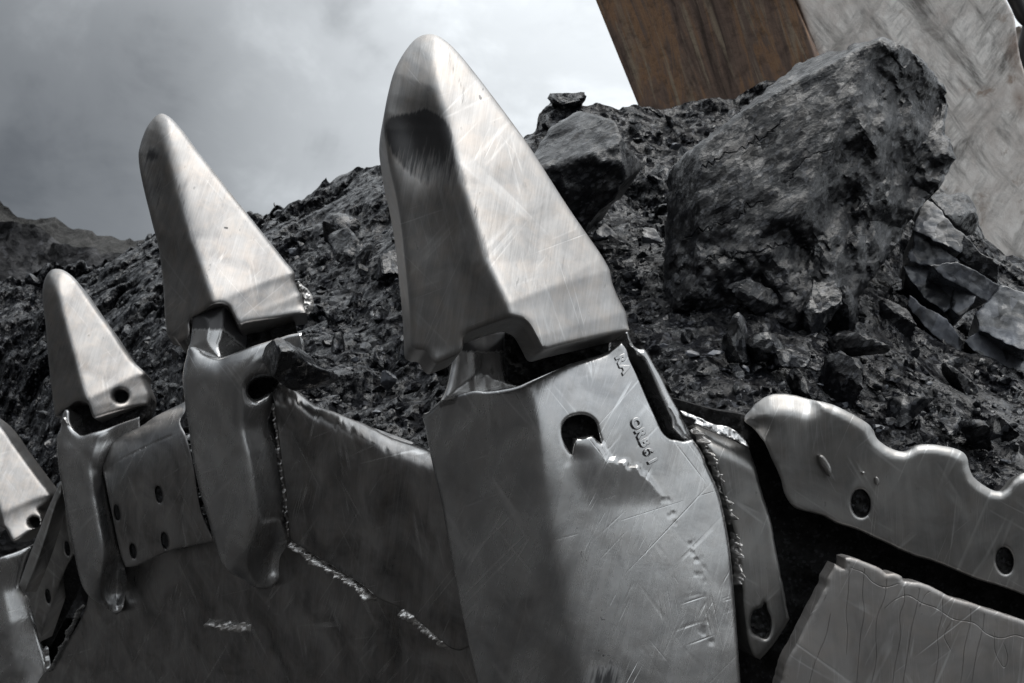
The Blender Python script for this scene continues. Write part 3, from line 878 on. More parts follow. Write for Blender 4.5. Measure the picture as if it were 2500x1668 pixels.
CAP1 = smooth_loop(q('E', [(762, 612), (770, 548, 1), (845, 535, 1), (870, 560), (900, 600), (925, 630), (945, 628), (965, 652), (985, 645), (1005, 668), (1030, 665), (1070, 700), (1110, 740), (1150, 800), (1190, 870), (1225, 920), (1250, 960), (1275, 1010), (1295, 1090), (1300, 1170), (1310, 1250), (1330, 1350), (1350, 1450), (1365, 1568), (1390, 1900, 1), (860, 1900, 1), (760, 1400), (700, 1100), (680, 900), (700, 750)]), 6)
CAPE = np.array(q('E', [(770, 560), (845, 535), (900, 600), (985, 655), (1070, 700), (1150, 800), (1250, 960), (1295, 1090), (1310, 1250), (1365, 1568), (1390, 1900)]))


def a1_h(uv, vc, d):
    x = vc
    R = PA1.xy(RIDGE1); dd = line_dist(x, R)
    ru = np.interp(uv[:, 1], RIDGE1[:, 1], RIDGE1[:, 0]); left = uv[:, 0] < ru
    sgn = np.where(left, -dd, dd)
    s = 0.014
    rp = 0.5 * (sgn + np.sqrt(sgn**2 + s * s)); lp = 0.5 * (sgn - np.sqrt(sgn**2 + s * s))
    hr = -0.22 * rp - 0.95 * rp**2; hl = 0.80 * lp - 1.9 * lp**2
    h = 0.085 + hr + hl
    # raised wear cap with a ragged upper edge
    ins = inside(uv, CAP1); cd = np.where(ins, 1, -1) * loop_dist(uv, CAP1) + (1.0 + 3.0 * sstep(uv[:, 1], 1200, 1130)) * fbm(np.c_[uv / 13.0, np.zeros(len(uv))], 3, 31)
    ed = line_dist(uv, CAPE)
    h += 0.008 * sstep(uv[:, 1], 1240, 1110) * sstep(cd, -3 - 8 * sstep(uv[:, 1], 1150, 1400), 4 + 10 * sstep(uv[:, 1], 1150, 1400)) * np.exp(-np.clip((ru + 160 - uv[:, 0]) / 60, 0, 9)**2 * sstep(uv[:, 1], 1085, 1125))
    e = line_dist(x, PA1.xy(XY(A1_out[:15]))); h -= 0.026 * np.exp(-e / 0.06)
    h += 0.0007 * fbm(np.c_[vc * 6, np.zeros(len(vc))], 3, 4)
    pitl = line_dist(uv, np.array(q('E', [(1130, 780), (1215, 920), (1290, 1080), (1290, 1250), (1330, 1400)]))); pn = fbm(np.c_[uv / 7.0, np.zeros(len(uv)) + 4], 3, 33)
    h -= 0.0025 * sstep(pn, 0.62, 0.85) * np.exp(-(pitl / 12)**2)
    return h


def a1_d(uv, vc, d):
    b = 0.75 * np.exp(-(((uv[:, 0] - 1475) / 60)**2 + ((uv[:, 1] - 1660) / 55)**2))
    pl_ = line_dist(uv, np.array(q('E', [(780, 880), (850, 1180), (890, 1370), (890, 1450)])))
    b += 0.8 * sstep(fbm(np.c_[uv / 8.0, np.zeros(len(uv)) + 8], 3, 35), 0.55, 0.75) * np.exp(-(pl_ / 24)**2)
    ins = inside(uv, CAP1); e = np.where(ins, 1, -1) * loop_dist(uv, CAP1)
    b += 0.6 * np.exp(-((e + 4) / 3.0)**2) * np.exp(-(((uv[:, 0] - 1545) / 45)**2 + ((uv[:, 1] - 1135) / 25)**2))
    return b


A1 = relief('tooth_adapter', PA1, A1_out, M_ADAPT, BK, holes=[hole1], height=a1_h, thick=0.30, bevel=0.006, step=5, grid=5.5, dirt_shade=a1_d)
A1['label'] = 'nearest tooth adapter at the bucket corner, dark left face and bright scratched right face'
plug(PA1.off(0.055), q('E', [(800, 535)])[0], 50, 52, 0, A1, 0.03)

# collar and nose running up into the nearest tooth
PN1 = Plane(1160, 950, 1.665, (0.05, 0.40, 0.9))
nose_o = q('J', [(425, 660), (440, 635), (480, 560), (520, 440), (550, 300), (562, 225), (560, -180, 1), (1265, -180, 1), (1255, 90), (1222, 260), (1250, 350), (1330, 395), (1500, 390), (1640, 330), (1640, 400), (1400, 520, 1), (900, 600, 1), (560, 640)])
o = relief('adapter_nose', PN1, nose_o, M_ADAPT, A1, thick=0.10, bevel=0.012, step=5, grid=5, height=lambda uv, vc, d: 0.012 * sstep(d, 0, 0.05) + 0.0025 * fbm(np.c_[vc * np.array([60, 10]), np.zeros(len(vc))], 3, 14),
           dirt_shade=lambda uv, vc, d: 0.9 * sstep(uv[:, 1], 872, 850))
o['label'] = 'bright worn collar of the adapter nose'
PD1 = Plane(1400, 885, 1.68, (0.1, 0.35, 0.93))
packed = lambda uv, vc, d: 0.012 * fbm(np.c_[uv / 22.0, np.zeros(len(uv))], 5, 15)
o = relief('packed_coal', PD1, q('J', [(1180, -260, 1), (1160, 60), (1190, 250), (1260, 420), (1500, 440), (1900, 280), (2330, 120, 1), (2360, -260, 1)]), M_DUST, A1, thick=0.06, bevel=0.0, step=6, grid=6, height=packed)
o['kind'] = 'stuff'
o = relief('packed_coal', Plane(1130, 850, 1.88, (0, 0.2, 1)), q('J', [(330, -400, 1), (360, 100), (420, 420), (520, 400), (560, 180), (820, 100), (1300, 120), (1350, -400, 1)]), M_COAL, A1, thick=0.05, bevel=0.0, step=6, grid=6,
           height=lambda uv, vc, d: 0.03 * fbm(np.c_[uv / 30.0, np.zeros(len(uv))], 5, 16))
o['kind'] = 'stuff'
o = relief('adapter_flange', Plane(1570, 960, 1.66, (0.25, 0.1, 0.96)), q('I', [(335, -40, 1), (350, 30), (365, 60), (400, 120), (435, 165), (440, 195), (480, 210), (520, 250), (550, 310), (600, 420), (650, 540), (700, 650), (740, 740), (770, 800), (780, 880), (830, 940), (890, 1005, 1), (1000, 1010, 1), (940, 880), (850, 720), (760, 560), (690, 410), (620, 290), (560, 180), (525, 130), (470, 125), (430, 105), (400, 60), (365, -40, 1)]), M_ADAPT, A1, thick=0.07, bevel=0.010, step=4, grid=5,
           height=lambda uv, vc, d: 0.35 * np.minimum(d, 0.02))
o['label'] = 'narrow bright back flange of the corner adapter'
o = relief('packed_coal', Plane(1580, 970, 1.72, (0.2, 0.2, 0.96)), q('I', [(290, -60, 1), (280, 300), (480, 780), (640, 1030), (940, 1080, 1), (960, 900), (700, 380), (520, 100), (400, -60, 1)]), M_DUST, A1, thick=0.05, bevel=0.0, step=5, grid=5,
           height=lambda uv, vc, d: 0.010 * fbm(np.c_[uv / 16.0, np.zeros(len(uv))], 5, 17))
o['kind'] = 'stuff'

# second adapter
PA2 = Plane(560, 1130, 2.10, (-0.22, 0.0, 0.97))
A2_out = q('A', [(1205, 905), (1190, 960), (1175, 1020), (1165, 1100), (1172, 1200), (1185, 1300), (1200, 1400)]) + \
    q('B', [(1190, 150), (1230, 350), (1280, 520), (1330, 700), (1370, 810), (1420, 880), (1500, 925), (1560, 972), (1640, 988), (1720, 945), (1770, 850), (1792, 700), (1785, 560), (1770, 400), (1748, 240), (1725, 100)]) + \
    q('A', [(1740, 1400), (1760, 1300), (1760, 1200), (1850, 1100), (1935, 990), (1940, 890), (1922, 816, 1), (1850, 828), (1780, 850), (1600, 905), (1450, 962), (1395, 982), (1300, 950), (1250, 905)])
lw2 = q('A', [(1205, 905), (1165, 1100), (1200, 1400)]) + q('B', [(1230, 350), (1330, 700), (1370, 810), (1420, 880), (1500, 925), (1560, 972)])
rw2 = q('B', [(1620, 990), (1720, 945), (1770, 850), (1792, 700), (1785, 560), (1748, 240), (1725, 100)]) + q('A', [(1740, 1400), (1760, 1200), (1860, 1050)])
hole2 = q('A', [(1582, 1190), (1590, 1150), (1620, 1120), (1670, 1103), (1730, 1105), (1770, 1130), (1740, 1180), (1680, 1215), (1630, 1240), (1598, 1225)])


def a2_x(uv, vc, d):
    top = np.array(q('A', [(1250, 905), (1300, 950), (1395, 982), (1450, 962), (1600, 905), (1780, 850), (1922, 816)]))
    e = line_dist(vc, PA2.xy(top))
    h = -0.025 * np.exp(-(e / 0.03)**2)
    tip = np.array(q('B', [(1690, 820)])[0]); rr = np.hypot((uv[:, 0] - tip[0]) / 52, (uv[:, 1] - tip[1]) / 85)
    return h - 0.10 * np.exp(-rr**2)


A2, _h2 = adapter('tooth_adapter', PA2, A2_out, lw2, rw2, 0.75, 0.95, 0.10, 0.04, 0.34, [hole2], a2_x, bevel=0.02, label='second tooth adapter with coal lump resting on its shoulder')
plug(PA2, q('A', [(1668, 1168)])[0], 40, 30, -20, A2, 0.02)
PN2 = Plane(510, 850, 2.14, (-0.15, 0.35, 0.92))
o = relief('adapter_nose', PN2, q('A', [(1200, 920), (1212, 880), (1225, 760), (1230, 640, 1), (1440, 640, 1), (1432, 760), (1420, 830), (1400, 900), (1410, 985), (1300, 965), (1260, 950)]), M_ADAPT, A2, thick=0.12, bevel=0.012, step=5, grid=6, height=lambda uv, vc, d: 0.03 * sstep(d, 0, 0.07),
           dirt_shade=lambda uv, vc, d: 1.0 * sstep(uv[:, 1], 822, 790))
o['label'] = 'short bright nose of the second adapter'
o = relief('packed_coal', Plane(640, 840, 2.3, (0.1, 0.3, 0.95)), q('A', [(1190, 600, 1), (1190, 780), (1420, 820), (1390, 990), (1600, 930), (1900, 840, 1), (1860, 700), (1780, 600, 1)]), M_DUST, A2, thick=0.05, bevel=0.0, step=6, grid=7, height=packed)
o['kind'] = 'stuff'

# third adapter
PA3 = Plane(220, 1230, 2.60, (-0.25, 0.0, 0.97))
A3_out = q('M', [(350, 150), (330, 158), (325, 200), (305, 250), (303, 310), (315, 430), (335, 540), (360, 700), (390, 850), (410, 950), (440, 1050), (480, 1110), (530, 1145), (580, 1180), (620, 1203), (655, 1170), (672, 1080), (675, 1000), (660, 930), (630, 830), (600, 700), (572, 560), (560, 440), (580, 360), (640, 300), (740, 230), (745, 148, 1), (640, 185), (560, 215), (500, 230), (440, 247), (405, 228), (372, 192)])
lw3 = q('M', [(325, 200), (303, 310), (335, 540), (390, 850), (440, 1050), (480, 1110), (530, 1145)])
rw3 = q('M', [(620, 1203), (655, 1170), (672, 1080), (660, 930), (600, 700), (572, 560), (560, 440), (640, 300)])


def a3_x(uv, vc, d):
    e = line_dist(vc, PA3.xy(np.array(q('M', [(405, 228), (440, 247), (560, 215), (745, 148)]))))
    rr = np.hypot((uv[:, 0] - 285) / 30, (uv[:, 1] - 1440) / 70)
    return -0.05 * np.exp(-(e / 0.06)**2) - 0.12 * np.exp(-rr**2)


A3, _ = adapter('tooth_adapter', PA3, A3_out, lw3, rw3, 0.75, 0.95, 0.10, 0.04, 0.42, (), a3_x, bevel=0.02, grid=5, label='third tooth adapter, smaller and further left along the lip')
o = relief('packed_coal', Plane(240, 1020, 2.74, (0.1, 0.3, 0.95)), q('M', [(330, 60, 1), (350, 160), (410, 245), (560, 225), (760, 160), (800, 40, 1), (500, 0, 1)]), M_DUST, A3, thick=0.06, bevel=0.0, step=6, grid=6, height=packed)
o['kind'] = 'stuff'
o = relief('adapter_nose', Plane(175, 1040, 2.66, (-0.2, 0.35, 0.92)), q('M', [(330, 230), (328, 180), (345, 110), (372, 110), (380, 180), (415, 245)]), M_ADAPT, A3, thick=0.08, bevel=0.01, step=4, grid=5, height=lambda uv, vc, d: 0.4 * np.minimum(d, 0.03))

# fourth adapter, cut by the frame
PA4 = Plane(60, 1480, 3.3, (-0.1, 0.0, 0.99))
A4_out = q('M', [(-140, 960), (0, 897), (100, 862), (182, 825, 1), (150, 880), (125, 960), (110, 1050), (150, 1110), (185, 1200), (220, 1340), (240, 1400), (262, 1500), (250, 1640, 1), (-140, 1640, 1)])
adapter('tooth_adapter', PA4, A4_out, q('M', [(-140, 960), (-140, 1640)]), q('M', [(182, 825), (110, 1050), (185, 1200), (262, 1500), (250, 1640)]), 0.7, 0.6, 0.12, 0.05, 0.4, (), None, bevel=0.02, grid=6, label='fourth tooth adapter cut off by the left edge')

# ---- teeth
NT = (0.20, 0.20, 0.96)


def tooth(plane, outline, lw, rw, sr, H, thick, mat, holes=(), extra=None, dirt_shade=None, bevel=0.008, grid=6.5, soft=0.012, label=None):
    L, R = plane.xy(XY(lw)), plane.xy(XY(rw)); sr = np.array(sr, float)

    def h(uv, vc, d):
        dl, dr = line_dist(vc, L), line_dist(vc, R); w = dl + dr; f = dl / w
        s0 = np.interp(uv[:, 1], sr[:, 0], sr[:, 1])
        r = smin(H * w * f / s0, H * w * (1 - f) / (1 - s0), soft)
        r = r + 0.0007 * fbm(np.c_[vc * 8, np.zeros(len(vc))], 3, 4)
        if extra is not None: r = r + extra(uv, vc, d)
        return r
    o = relief('tooth', plane, outline, mat, BK, holes=holes, height=h, thick=thick, bevel=bevel, step=5, grid=grid, dirt_shade=dirt_shade)
    if label: o['label'] = label
    return o


T1L = [(268, 1385), (262, 1290), (255, 1180), (243, 1060), (230, 930), (215, 820), (196, 720), (175, 630), (160, 540), (151, 460), (155, 390), (170, 310), (195, 220), (230, 150), (275, 90), (310, 65)]
T1R = [(345, 58), (380, 65), (425, 95), (470, 140), (520, 200), (590, 290), (680, 410), (770, 535), (850, 660), (940, 800), (1030, 930), (1085, 1010), (1113, 1062), (1117, 1080), (1125, 1120), (1145, 1170), (1180, 1240), (1190, 1290)]
T1B = [(1197, 1318, 1), (1120, 1335), (1000, 1362), (900, 1385), (845, 1400), (825, 1395), (800, 1350), (772, 1300), (750, 1277), (720, 1266), (690, 1268), (640, 1282), (560, 1310), (510, 1330), (495, 1345), (490, 1385), (483, 1405), (460, 1425), (400, 1450), (375, 1458), (355, 1445), (340, 1420), (325, 1405), (290, 1400)]
PT1 = Plane(1240, 560, 1.60, NT)
scoop_top = np.array(q('D', [(150, 460), (175, 405), (230, 395), (300, 375), (360, 385), (415, 430), (450, 540), (480, 660), (520, 720)]))


def t1_x(uv, vc, d):
    c = q('D', [(325, 520)])[0]
    h = dent(uv, c, (62, 95), 0.028, -8, 2.4)
    h += dent(uv, q('D', [(370, 820)])[0], (80, 210), 0.018, -8, 2.0)
    return h


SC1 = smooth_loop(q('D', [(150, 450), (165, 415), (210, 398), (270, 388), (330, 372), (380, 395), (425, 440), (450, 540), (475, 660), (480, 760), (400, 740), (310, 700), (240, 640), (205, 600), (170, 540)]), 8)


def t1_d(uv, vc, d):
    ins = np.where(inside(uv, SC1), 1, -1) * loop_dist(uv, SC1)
    b = sstep(ins, -14, 12) * np.interp(uv[:, 1], [270, 330, 400, 470], [0.85, 0.84, 0.66, 0.38])  # shade of the worn hollow painted dark, fading downwards
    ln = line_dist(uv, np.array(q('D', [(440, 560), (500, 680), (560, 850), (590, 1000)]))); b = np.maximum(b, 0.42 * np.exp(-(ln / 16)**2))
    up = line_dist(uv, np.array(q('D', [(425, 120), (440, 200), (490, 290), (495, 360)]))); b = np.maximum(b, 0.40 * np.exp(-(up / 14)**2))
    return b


q1 = lambda l: q('D', l)
T1 = tooth(PT1, q1(T1L + T1R + T1B), q1(T1L), q1(T1R), [(100, 0.55), (300, 0.50), (450, 0.45), (640, 0.44), (780, 0.48)], 0.42, 0.10, M_TOOTH, extra=t1_x, dirt_shade=t1_d, bevel=0.010, grid=6, soft=0.016, label='tallest nearest tooth, shade painted black in the worn hollow of its tip')

T2L = [(262, 1370), (255, 1330), (248, 1260), (243, 1150), (235, 1040), (222, 930), (205, 830), (180, 740), (155, 640), (130, 540), (110, 450), (96, 370), (92, 300), (100, 260), (115, 210), (140, 150), (180, 95), (215, 68)]
T2R = [(240, 68), (280, 90), (320, 130), (370, 190), (420, 260), (490, 350), (570, 450), (640, 540), (720, 640), (800, 740), (880, 840), (960, 940), (1010, 1002), (1012, 1050), (1035, 1110), (1050, 1130), (1062, 1180)]
T2B = [(1085, 1245, 1), (1000, 1255), (900, 1275), (800, 1290), (720, 1305), (690, 1316), (665, 1290), (640, 1240), (620, 1207), (590, 1191), (550, 1191), (520, 1200), (460, 1240), (402, 1275), (392, 1300), (395, 1350), (385, 1385), (330, 1410), (315, 1395), (300, 1380), (275, 1373)]
PT2 = Plane(570, 560, 2.28, NT)


def t2_x(uv, vc, d):
    return dent(uv, q('C', [(200, 450)])[0], (42, 130), 0.03, -10, 2.4) + dent(uv, q('C', [(300, 1000)])[0], (55, 150), 0.025, -8, 2.0)


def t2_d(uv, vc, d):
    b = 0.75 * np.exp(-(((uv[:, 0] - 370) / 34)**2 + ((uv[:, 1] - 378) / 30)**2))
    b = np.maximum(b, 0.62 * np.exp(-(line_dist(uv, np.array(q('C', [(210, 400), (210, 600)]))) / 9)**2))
    b = np.maximum(b, 0.55 * np.exp(-(((uv[:, 0] - 372 - (uv[:, 1] - 440) * 0.12) / 34)**4 + ((uv[:, 1] - 440) / 85)**4)))  # shade painted down the hollow of the left face
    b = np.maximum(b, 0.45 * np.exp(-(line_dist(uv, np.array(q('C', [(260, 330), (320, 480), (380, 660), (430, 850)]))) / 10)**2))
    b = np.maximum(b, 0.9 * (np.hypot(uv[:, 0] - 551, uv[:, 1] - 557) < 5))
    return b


q2 = lambda l: q('C', l)
T2 = tooth(PT2, q2(T2L + T2R + T2B), q2(T2L), q2(T2R), [(290, 0.55), (400, 0.45), (460, 0.39), (580, 0.32), (720, 0.35)], 0.40, 0.11, M_TOOTH2, extra=t2_x, dirt_shade=t2_d, bevel=0.012, grid=5.5, soft=0.018, label='second tooth, polished tip with long dark hollow')
PK = Plane(745, 740, 2.33, (0.3, 0.1, 0.95))
o = relief('broken_pin', PK, q('C', [(1030, 1050), (1065, 1080), (1100, 1115), (1125, 1175), (1115, 1225), (1085, 1250), (1055, 1200), (1040, 1120)]), M_WELD, T2, thick=0.06, bevel=0.012, step=3, grid=3.5, wobble=1.2,
           height=lambda uv, vc, d: 0.008 * fbm(np.c_[uv / 10.0, np.zeros(len(uv))], 3, 44), dirt_shade=lambda uv, vc, d: 0.5 + 0.2 * vnoise(np.c_[uv / 12.0, np.zeros(len(uv))], 3))

T3L = [(355, 1350), (345, 1300), (330, 1180), (315, 1050), (300, 900), (290, 760), (275, 640), (270, 560), (278, 500), (300, 445), (330, 415)]
T3R = [(365, 409), (410, 420), (460, 455), (510, 510), (570, 600), (640, 700), (720, 810), (790, 920), (850, 1000), (900, 1045), (930, 1078), (922, 1100), (930, 1140), (955, 1200), (958, 1240)]
T3B = [(940, 1280, 1), (880, 1290), (780, 1315), (680, 1345), (605, 1364), (582, 1330), (570, 1290), (550, 1264), (510, 1251), (470, 1262), (430, 1295), (400, 1315)]
PT3 = Plane(220, 840, 2.76, NT)
q3 = lambda l: q('A', l)
T3 = tooth(PT3, q3(T3L + T3R + T3B), q3(T3L), q3(T3R), [(660, 0.45), (770, 0.36), (980, 0.34)], 0.40, 0.12, M_TOOTH2, holes=[q3(ell((770, 1222), 47, 42, 0, 14))], bevel=0.012, grid=5, soft=0.015, label='third tooth with a round pin hole, small and blurred')
plug(PT3, q3([(770, 1222)])[0], 18, 16, 0, T3, 0.004, 'pin_plug')

T4o = q('B', [(-175, 600, 1), (-235, 300), (-250, 60), (-240, -30), (-215, -95), (-175, -135), (-120, -130), (-70, -90), (-20, -50), (40, 20), (90, 95), (130, 150), (190, 232), (250, 312), (318, 402), (310, 428), (262, 470), (240, 490), (258, 530), (252, 582, 1), (170, 640), (85, 690), (58, 660), (32, 612), (-10, 600), (-60, 615), (-90, 660)])
PT4 = Plane(40, 1230, 3.45, (0.1, 0.2, 0.97))
T4 = tooth(PT4, T4o, T4o[0:5], T4o[7:16], [(1000, 0.4), (1300, 0.38)], 0.40, 0.12, M_TOOTH2, holes=[q('B', ell((213, 574), 37, 35, 0, 14))], bevel=0.012, grid=5, label='fourth tooth cut off by the left edge of the view')
plug(PT4, q('B', [(213, 574)])[0], 14.5, 14, 0, T4, 0.004, 'pin_plug')

# ---- bolt-on shroud between second and third teeth
PS3 = PLIP.off(0.10)
s3o = [(250, 1136), (257, 1110), (275, 1078), (302, 1060), (339, 1044), (376, 1019), (412, 1000), (440, 987), (452, 980, 1), (452, 1005), (440, 1030), (455, 1065), (472, 1130), (492, 1247), (524, 1322, 1), (473, 1332), (414, 1346), (335, 1381), (307, 1385, 1), (296, 1357), (272, 1247), (254, 1160)]
s3top = np.array([(240, 1130), (257, 1105), (275, 1075), (302, 1057), (339, 1041), (376, 1016), (412, 997), (440, 984), (470, 970)], float)
rs3 = roll(PS3, s3top, 0.16)
s3h = [((985, 400), 20, 54), ((725, 512), 17, 51), ((1022, 685), 21, 53), ((825, 750), 19, 49)]
o = relief('lip_shroud', PS3, s3o, M_PLATE, BK, holes=[q('B', ell(c, a, b, -9, 12)) for c, a, b in s3h], thick=0.07, bevel=0.012, step=5, grid=5, exview=True, height=lambda uv, vc, d: rs3(vc) + 0.0009 * fbm(np.c_[vc * 6, np.zeros(len(vc))], 3, 6),
           lines=[([(247, 1152), (275, 1135), (300, 1120), (340, 1100), (380, 1080), (420, 1064)], 0.004)])
o['label'] = 'bolt-on lip shroud with rounded top and four bolt holes'
for c, a, b in s3h: plug(PS3, q('B', [c])[0], a * .394, b * .394, -9, o, 0.006, 'bolt_plug')
weld('weld_bead', PLIP.off(0.03), q('B', [(1165, 20), (1170, 120), (1185, 230), (1205, 330), (1235, 470), (1270, 600), (1300, 690)]), 13, BK, 0.03, 6, mat=M_ADAPT, jag=1.5)

# ---- slanted shroud between third and fourth teeth
PS4 = Plane(120, 1330, 3.05, (-0.35, -0.1, 0.93))
s4h = [((300, 700), 13, 46), ((360, 850), 12, 40), ((222, 900), 9, 38), ((257, 1105), 11, 38)]
o = relief('lip_shroud', PS4, q('M', [(300, 600, 1), (320, 555), (345, 590), (370, 740), (397, 885, 1), (330, 1010), (270, 1180), (212, 1348, 1), (180, 1210), (143, 1090, 1), (230, 800)]), M_SIDE, BK, holes=[q('M', ell(c, a, b, -8, 10)) for c, a, b in s4h], thick=0.05, bevel=0.012, step=5, grid=5)
o['label'] = 'slanted bolt-on lip shroud leaning at the far left'
for c, a, b in s4h: plug(PS4, q('M', [c])[0], a * .458, b * .458, -8, o, 0.006, 'bolt_plug')
relief('shroud_edge', Plane(100, 1290, 2.95, (-0.2, 0.2, 0.96)), q('M', [(332, 488), (300, 540), (230, 700), (160, 880), (100, 1048, 1), (136, 1085, 1), (190, 960), (250, 790), (306, 610), (330, 560)]), M_SIDE, o, thick=0.05, bevel=0.016, step=5, grid=4)
relief('shroud_recess', Plane(150, 1470, 3.15, (-0.2, -0.6, 0.77)), q('M', [(392, 888, 1), (440, 1025, 1), (265, 1375, 1), (205, 1342, 1), (330, 1010)]), M_DUST, o, thick=0.03, bevel=0.0, step=6, grid=6)

# ---- right of the corner: side shroud, wing shroud, side plate, caked coal
PSS = Plane(1780, 1320, 1.655, (0.20, 0.06, 0.98))
ss_o = q('O', [(690, 985), (740, 962), (850, 1008), (950, 1050), (1100, 1110), (1210, 1160), (1235, 1200), (1265, 1280), (1300, 1400), (1340, 1560)]) + \
    q('F', [(575, 760), (605, 920), (635, 1080), (655, 1180), (668, 1250, 1), (600, 1360), (522, 1452, 1), (490, 1435), (458, 1350), (440, 1200), (428, 1050), (408, 900), (388, 800), (352, 680), (320, 560), (282, 440), (232, 340), (198, 297)])
sst = np.array(q('O', [(600, 960), (690, 985), (740, 962), (850, 1008), (950, 1050), (1100, 1110), (1210, 1160), (1300, 1200)]))
rss = roll(PSS, sst, 0.035)
ssh = q('F', [(545, 1165), (556, 1200), (575, 1250), (572, 1310), (550, 1345), (512, 1332), (482, 1312), (475, 1260), (490, 1210), (530, 1190)])
o = relief('side_shroud', PSS, ss_o, M_SIDE, BK, holes=[ssh], thick=0.09, bevel=0.007, step=4.5, grid=5.5, wobble=0.8, height=lambda uv, vc, d: rss(vc) + 0.0006 * fbm(np.c_[vc * 6, np.zeros(len(vc))], 3, 6))
o['label'] = 'narrow grey side shroud with a torn bolt hole'
plug(PSS, q('F', [(527, 1255)])[0], 26, 46, 8, o, 0.012)
PFL = Plane(1740, 1050, 1.67, (0.1, 0.35, 0.93))
relief('peeled_edge', PFL, q('O', [(596, 830), (650, 845), (720, 875), (800, 905), (900, 955), (980, 965), (1050, 985), (1110, 1020), (1160, 1060), (1205, 1120), (1228, 1170), (1180, 1150), (1100, 1100), (980, 1060), (870, 1012), (780, 975), (720, 945), (740, 920), (640, 880)]), M_ADAPT, o, thick=0.012, bevel=0.003, step=3.5, grid=4, wobble=1.0, exview=True,
       height=lambda uv, vc, d: 0.005 * fbm(np.c_[uv / 20.0, np.zeros(len(uv))], 4, 50), dirt_shade=lambda uv, vc, d: 0.34 + 0.2 * vnoise(np.c_[uv / 14.0, np.zeros(len(uv))], 7))
weld('weld_bead', PSS.off(-0.02), q('F', [(185, 300), (230, 370), (285, 480), (320, 590), (350, 690), (378, 790), (392, 900), (402, 1010), (405, 1080)]), 6, BK, 0.022, 8, jag=1.7)
BK.children[-1]['label'] = 'bright ragged weld beside the corner adapter'

PWG = Plane(2110, 1190, 1.66, (0.05, -0.06, 0.99))
wg_top = q('F', [(490, 300), (440, 255), (470, 210), (510, 165), (560, 135), (620, 125), (690, 132), (760, 150), (870, 175), (960, 215), (1030, 255), (1070, 285), (1085, 320), (1110, 355), (1150, 385), (1200, 408), (1240, 412), (1270, 400), (1300, 382), (1340, 377), (1400, 380), (1480, 395), (1535, 418), (1555, 445), (1562, 485), (1582, 535), (1620, 570), (1680, 605), (1720, 610), (1750, 590), (1775, 555), (1810, 530), (1850, 520), (1950, 560), (2080, 620)])
wg_bot = q('F', [(2080, 1250, 1), (1837, 1130), (1700, 1080), (1600, 1050), (1480, 1000), (1380, 960), (1280, 930), (1130, 862), (1000, 802), (900, 770), (830, 732), (700, 695), (652, 642), (620, 540), (580, 450), (545, 372)])
wt = np.array([p[:2] for p in wg_top], float)
rwg = chamfer(PWG, wt[3:], 0.011, 1.3); rwg2 = chamfer(PWG, wt[:8], 0.030, 1.0)
wgh = [(q('F', ell((1023, 672), 48, 70, -6, 16)), q('F', [(1023, 672)])[0], 23.5, 34.3), (q('F', ell((1740, 957), 43, 67, -8, 16)), q('F', [(1740, 957)])[0], 21, 33)]


def wg_h(uv, vc, d):
    return np.minimum(rwg(vc), rwg2(vc)) + 0.0006 * fbm(np.c_[vc * 6, np.zeros(len(vc))], 3, 6)


WG = relief('wing_shroud', PWG, wg_top + wg_bot, M_SIDE, BK, holes=[w[0] for w in wgh], thick=0.10, bevel=0.006, step=5, grid=6, height=wg_h, wobble=0.5, exview=True)
WG['label'] = 'scalloped grey wing shroud with two oval holes'
for _, c, a, b in wgh: plug(PWG, c, a, b, -6, WG, 0.008)
relief('lug', PWG.off(0.012), q('F', [(815, 435), (835, 432), (862, 465), (878, 505), (872, 540), (852, 520), (825, 480)]), M_SIDE, WG, thick=0.02, bevel=0.005, step=3, grid=3)
for c, r in (((1105, 560), (11, 22)), ((1037, 520), (8, 8))):
    relief('weld_spatter', PWG.off(0.004), q('F', ell(c, r[0], r[1], -10, 9)), M_SIDE, WG, thick=0.01, bevel=0.003, step=2.5, grid=3)

PSP = Plane(2200, 1540, 1.60, (0.08, 0.06, 0.99))
F_ = lambda l: q('F', l)
cr = [[(965, 945), (962, 1100), (950, 1220), (957, 1300), (952, 1420)], [(1045, 968), (1032, 1120), (1040, 1220), (1022, 1330), (1012, 1450), (1000, 1600)], [(1155, 1022), (1142, 1140), (1105, 1240), (1098, 1330), (1100, 1450), (1070, 1600)],
      [(1235, 1058), (1240, 1160), (1218, 1230), (1222, 1330), (1190, 1500), (1180, 1600)], [(1322, 1072), (1300, 1190), (1275, 1300), (1260, 1400), (1228, 1600)], [(1425, 1112), (1430, 1220), (1405, 1330), (1410, 1430), (1380, 1600)],
      [(1572, 1168), (1568, 1270), (1540, 1390), (1530, 1500), (1515, 1600)], [(1640, 1192), (1632, 1290), (1600, 1420), (1570, 1600)], [(870, 1230), (850, 1330), (790, 1480), (760, 1600)],
      [(980, 995), (1040, 1020), (1085, 1065), (1145, 1090), (1240, 1062)], [(1150, 1190), (1200, 1150), (1262, 1132), (1330, 1170), (1400, 1195), (1490, 1250), (1590, 1270), (1650, 1320), (1720, 1345), (1800, 1330), (1900, 1370)],
      [(1690, 1320), (1690, 1400), (1715, 1460), (1740, 1490), (1755, 1440), (1740, 1380)], [(850, 1085), (852, 1130), (820, 1190)], [(655, 1480), (660, 1520), (640, 1600)], [(1480, 1255), (1440, 1330), (1470, 1400)], [(1320, 1180), (1345, 1130), (1390, 1100)]]
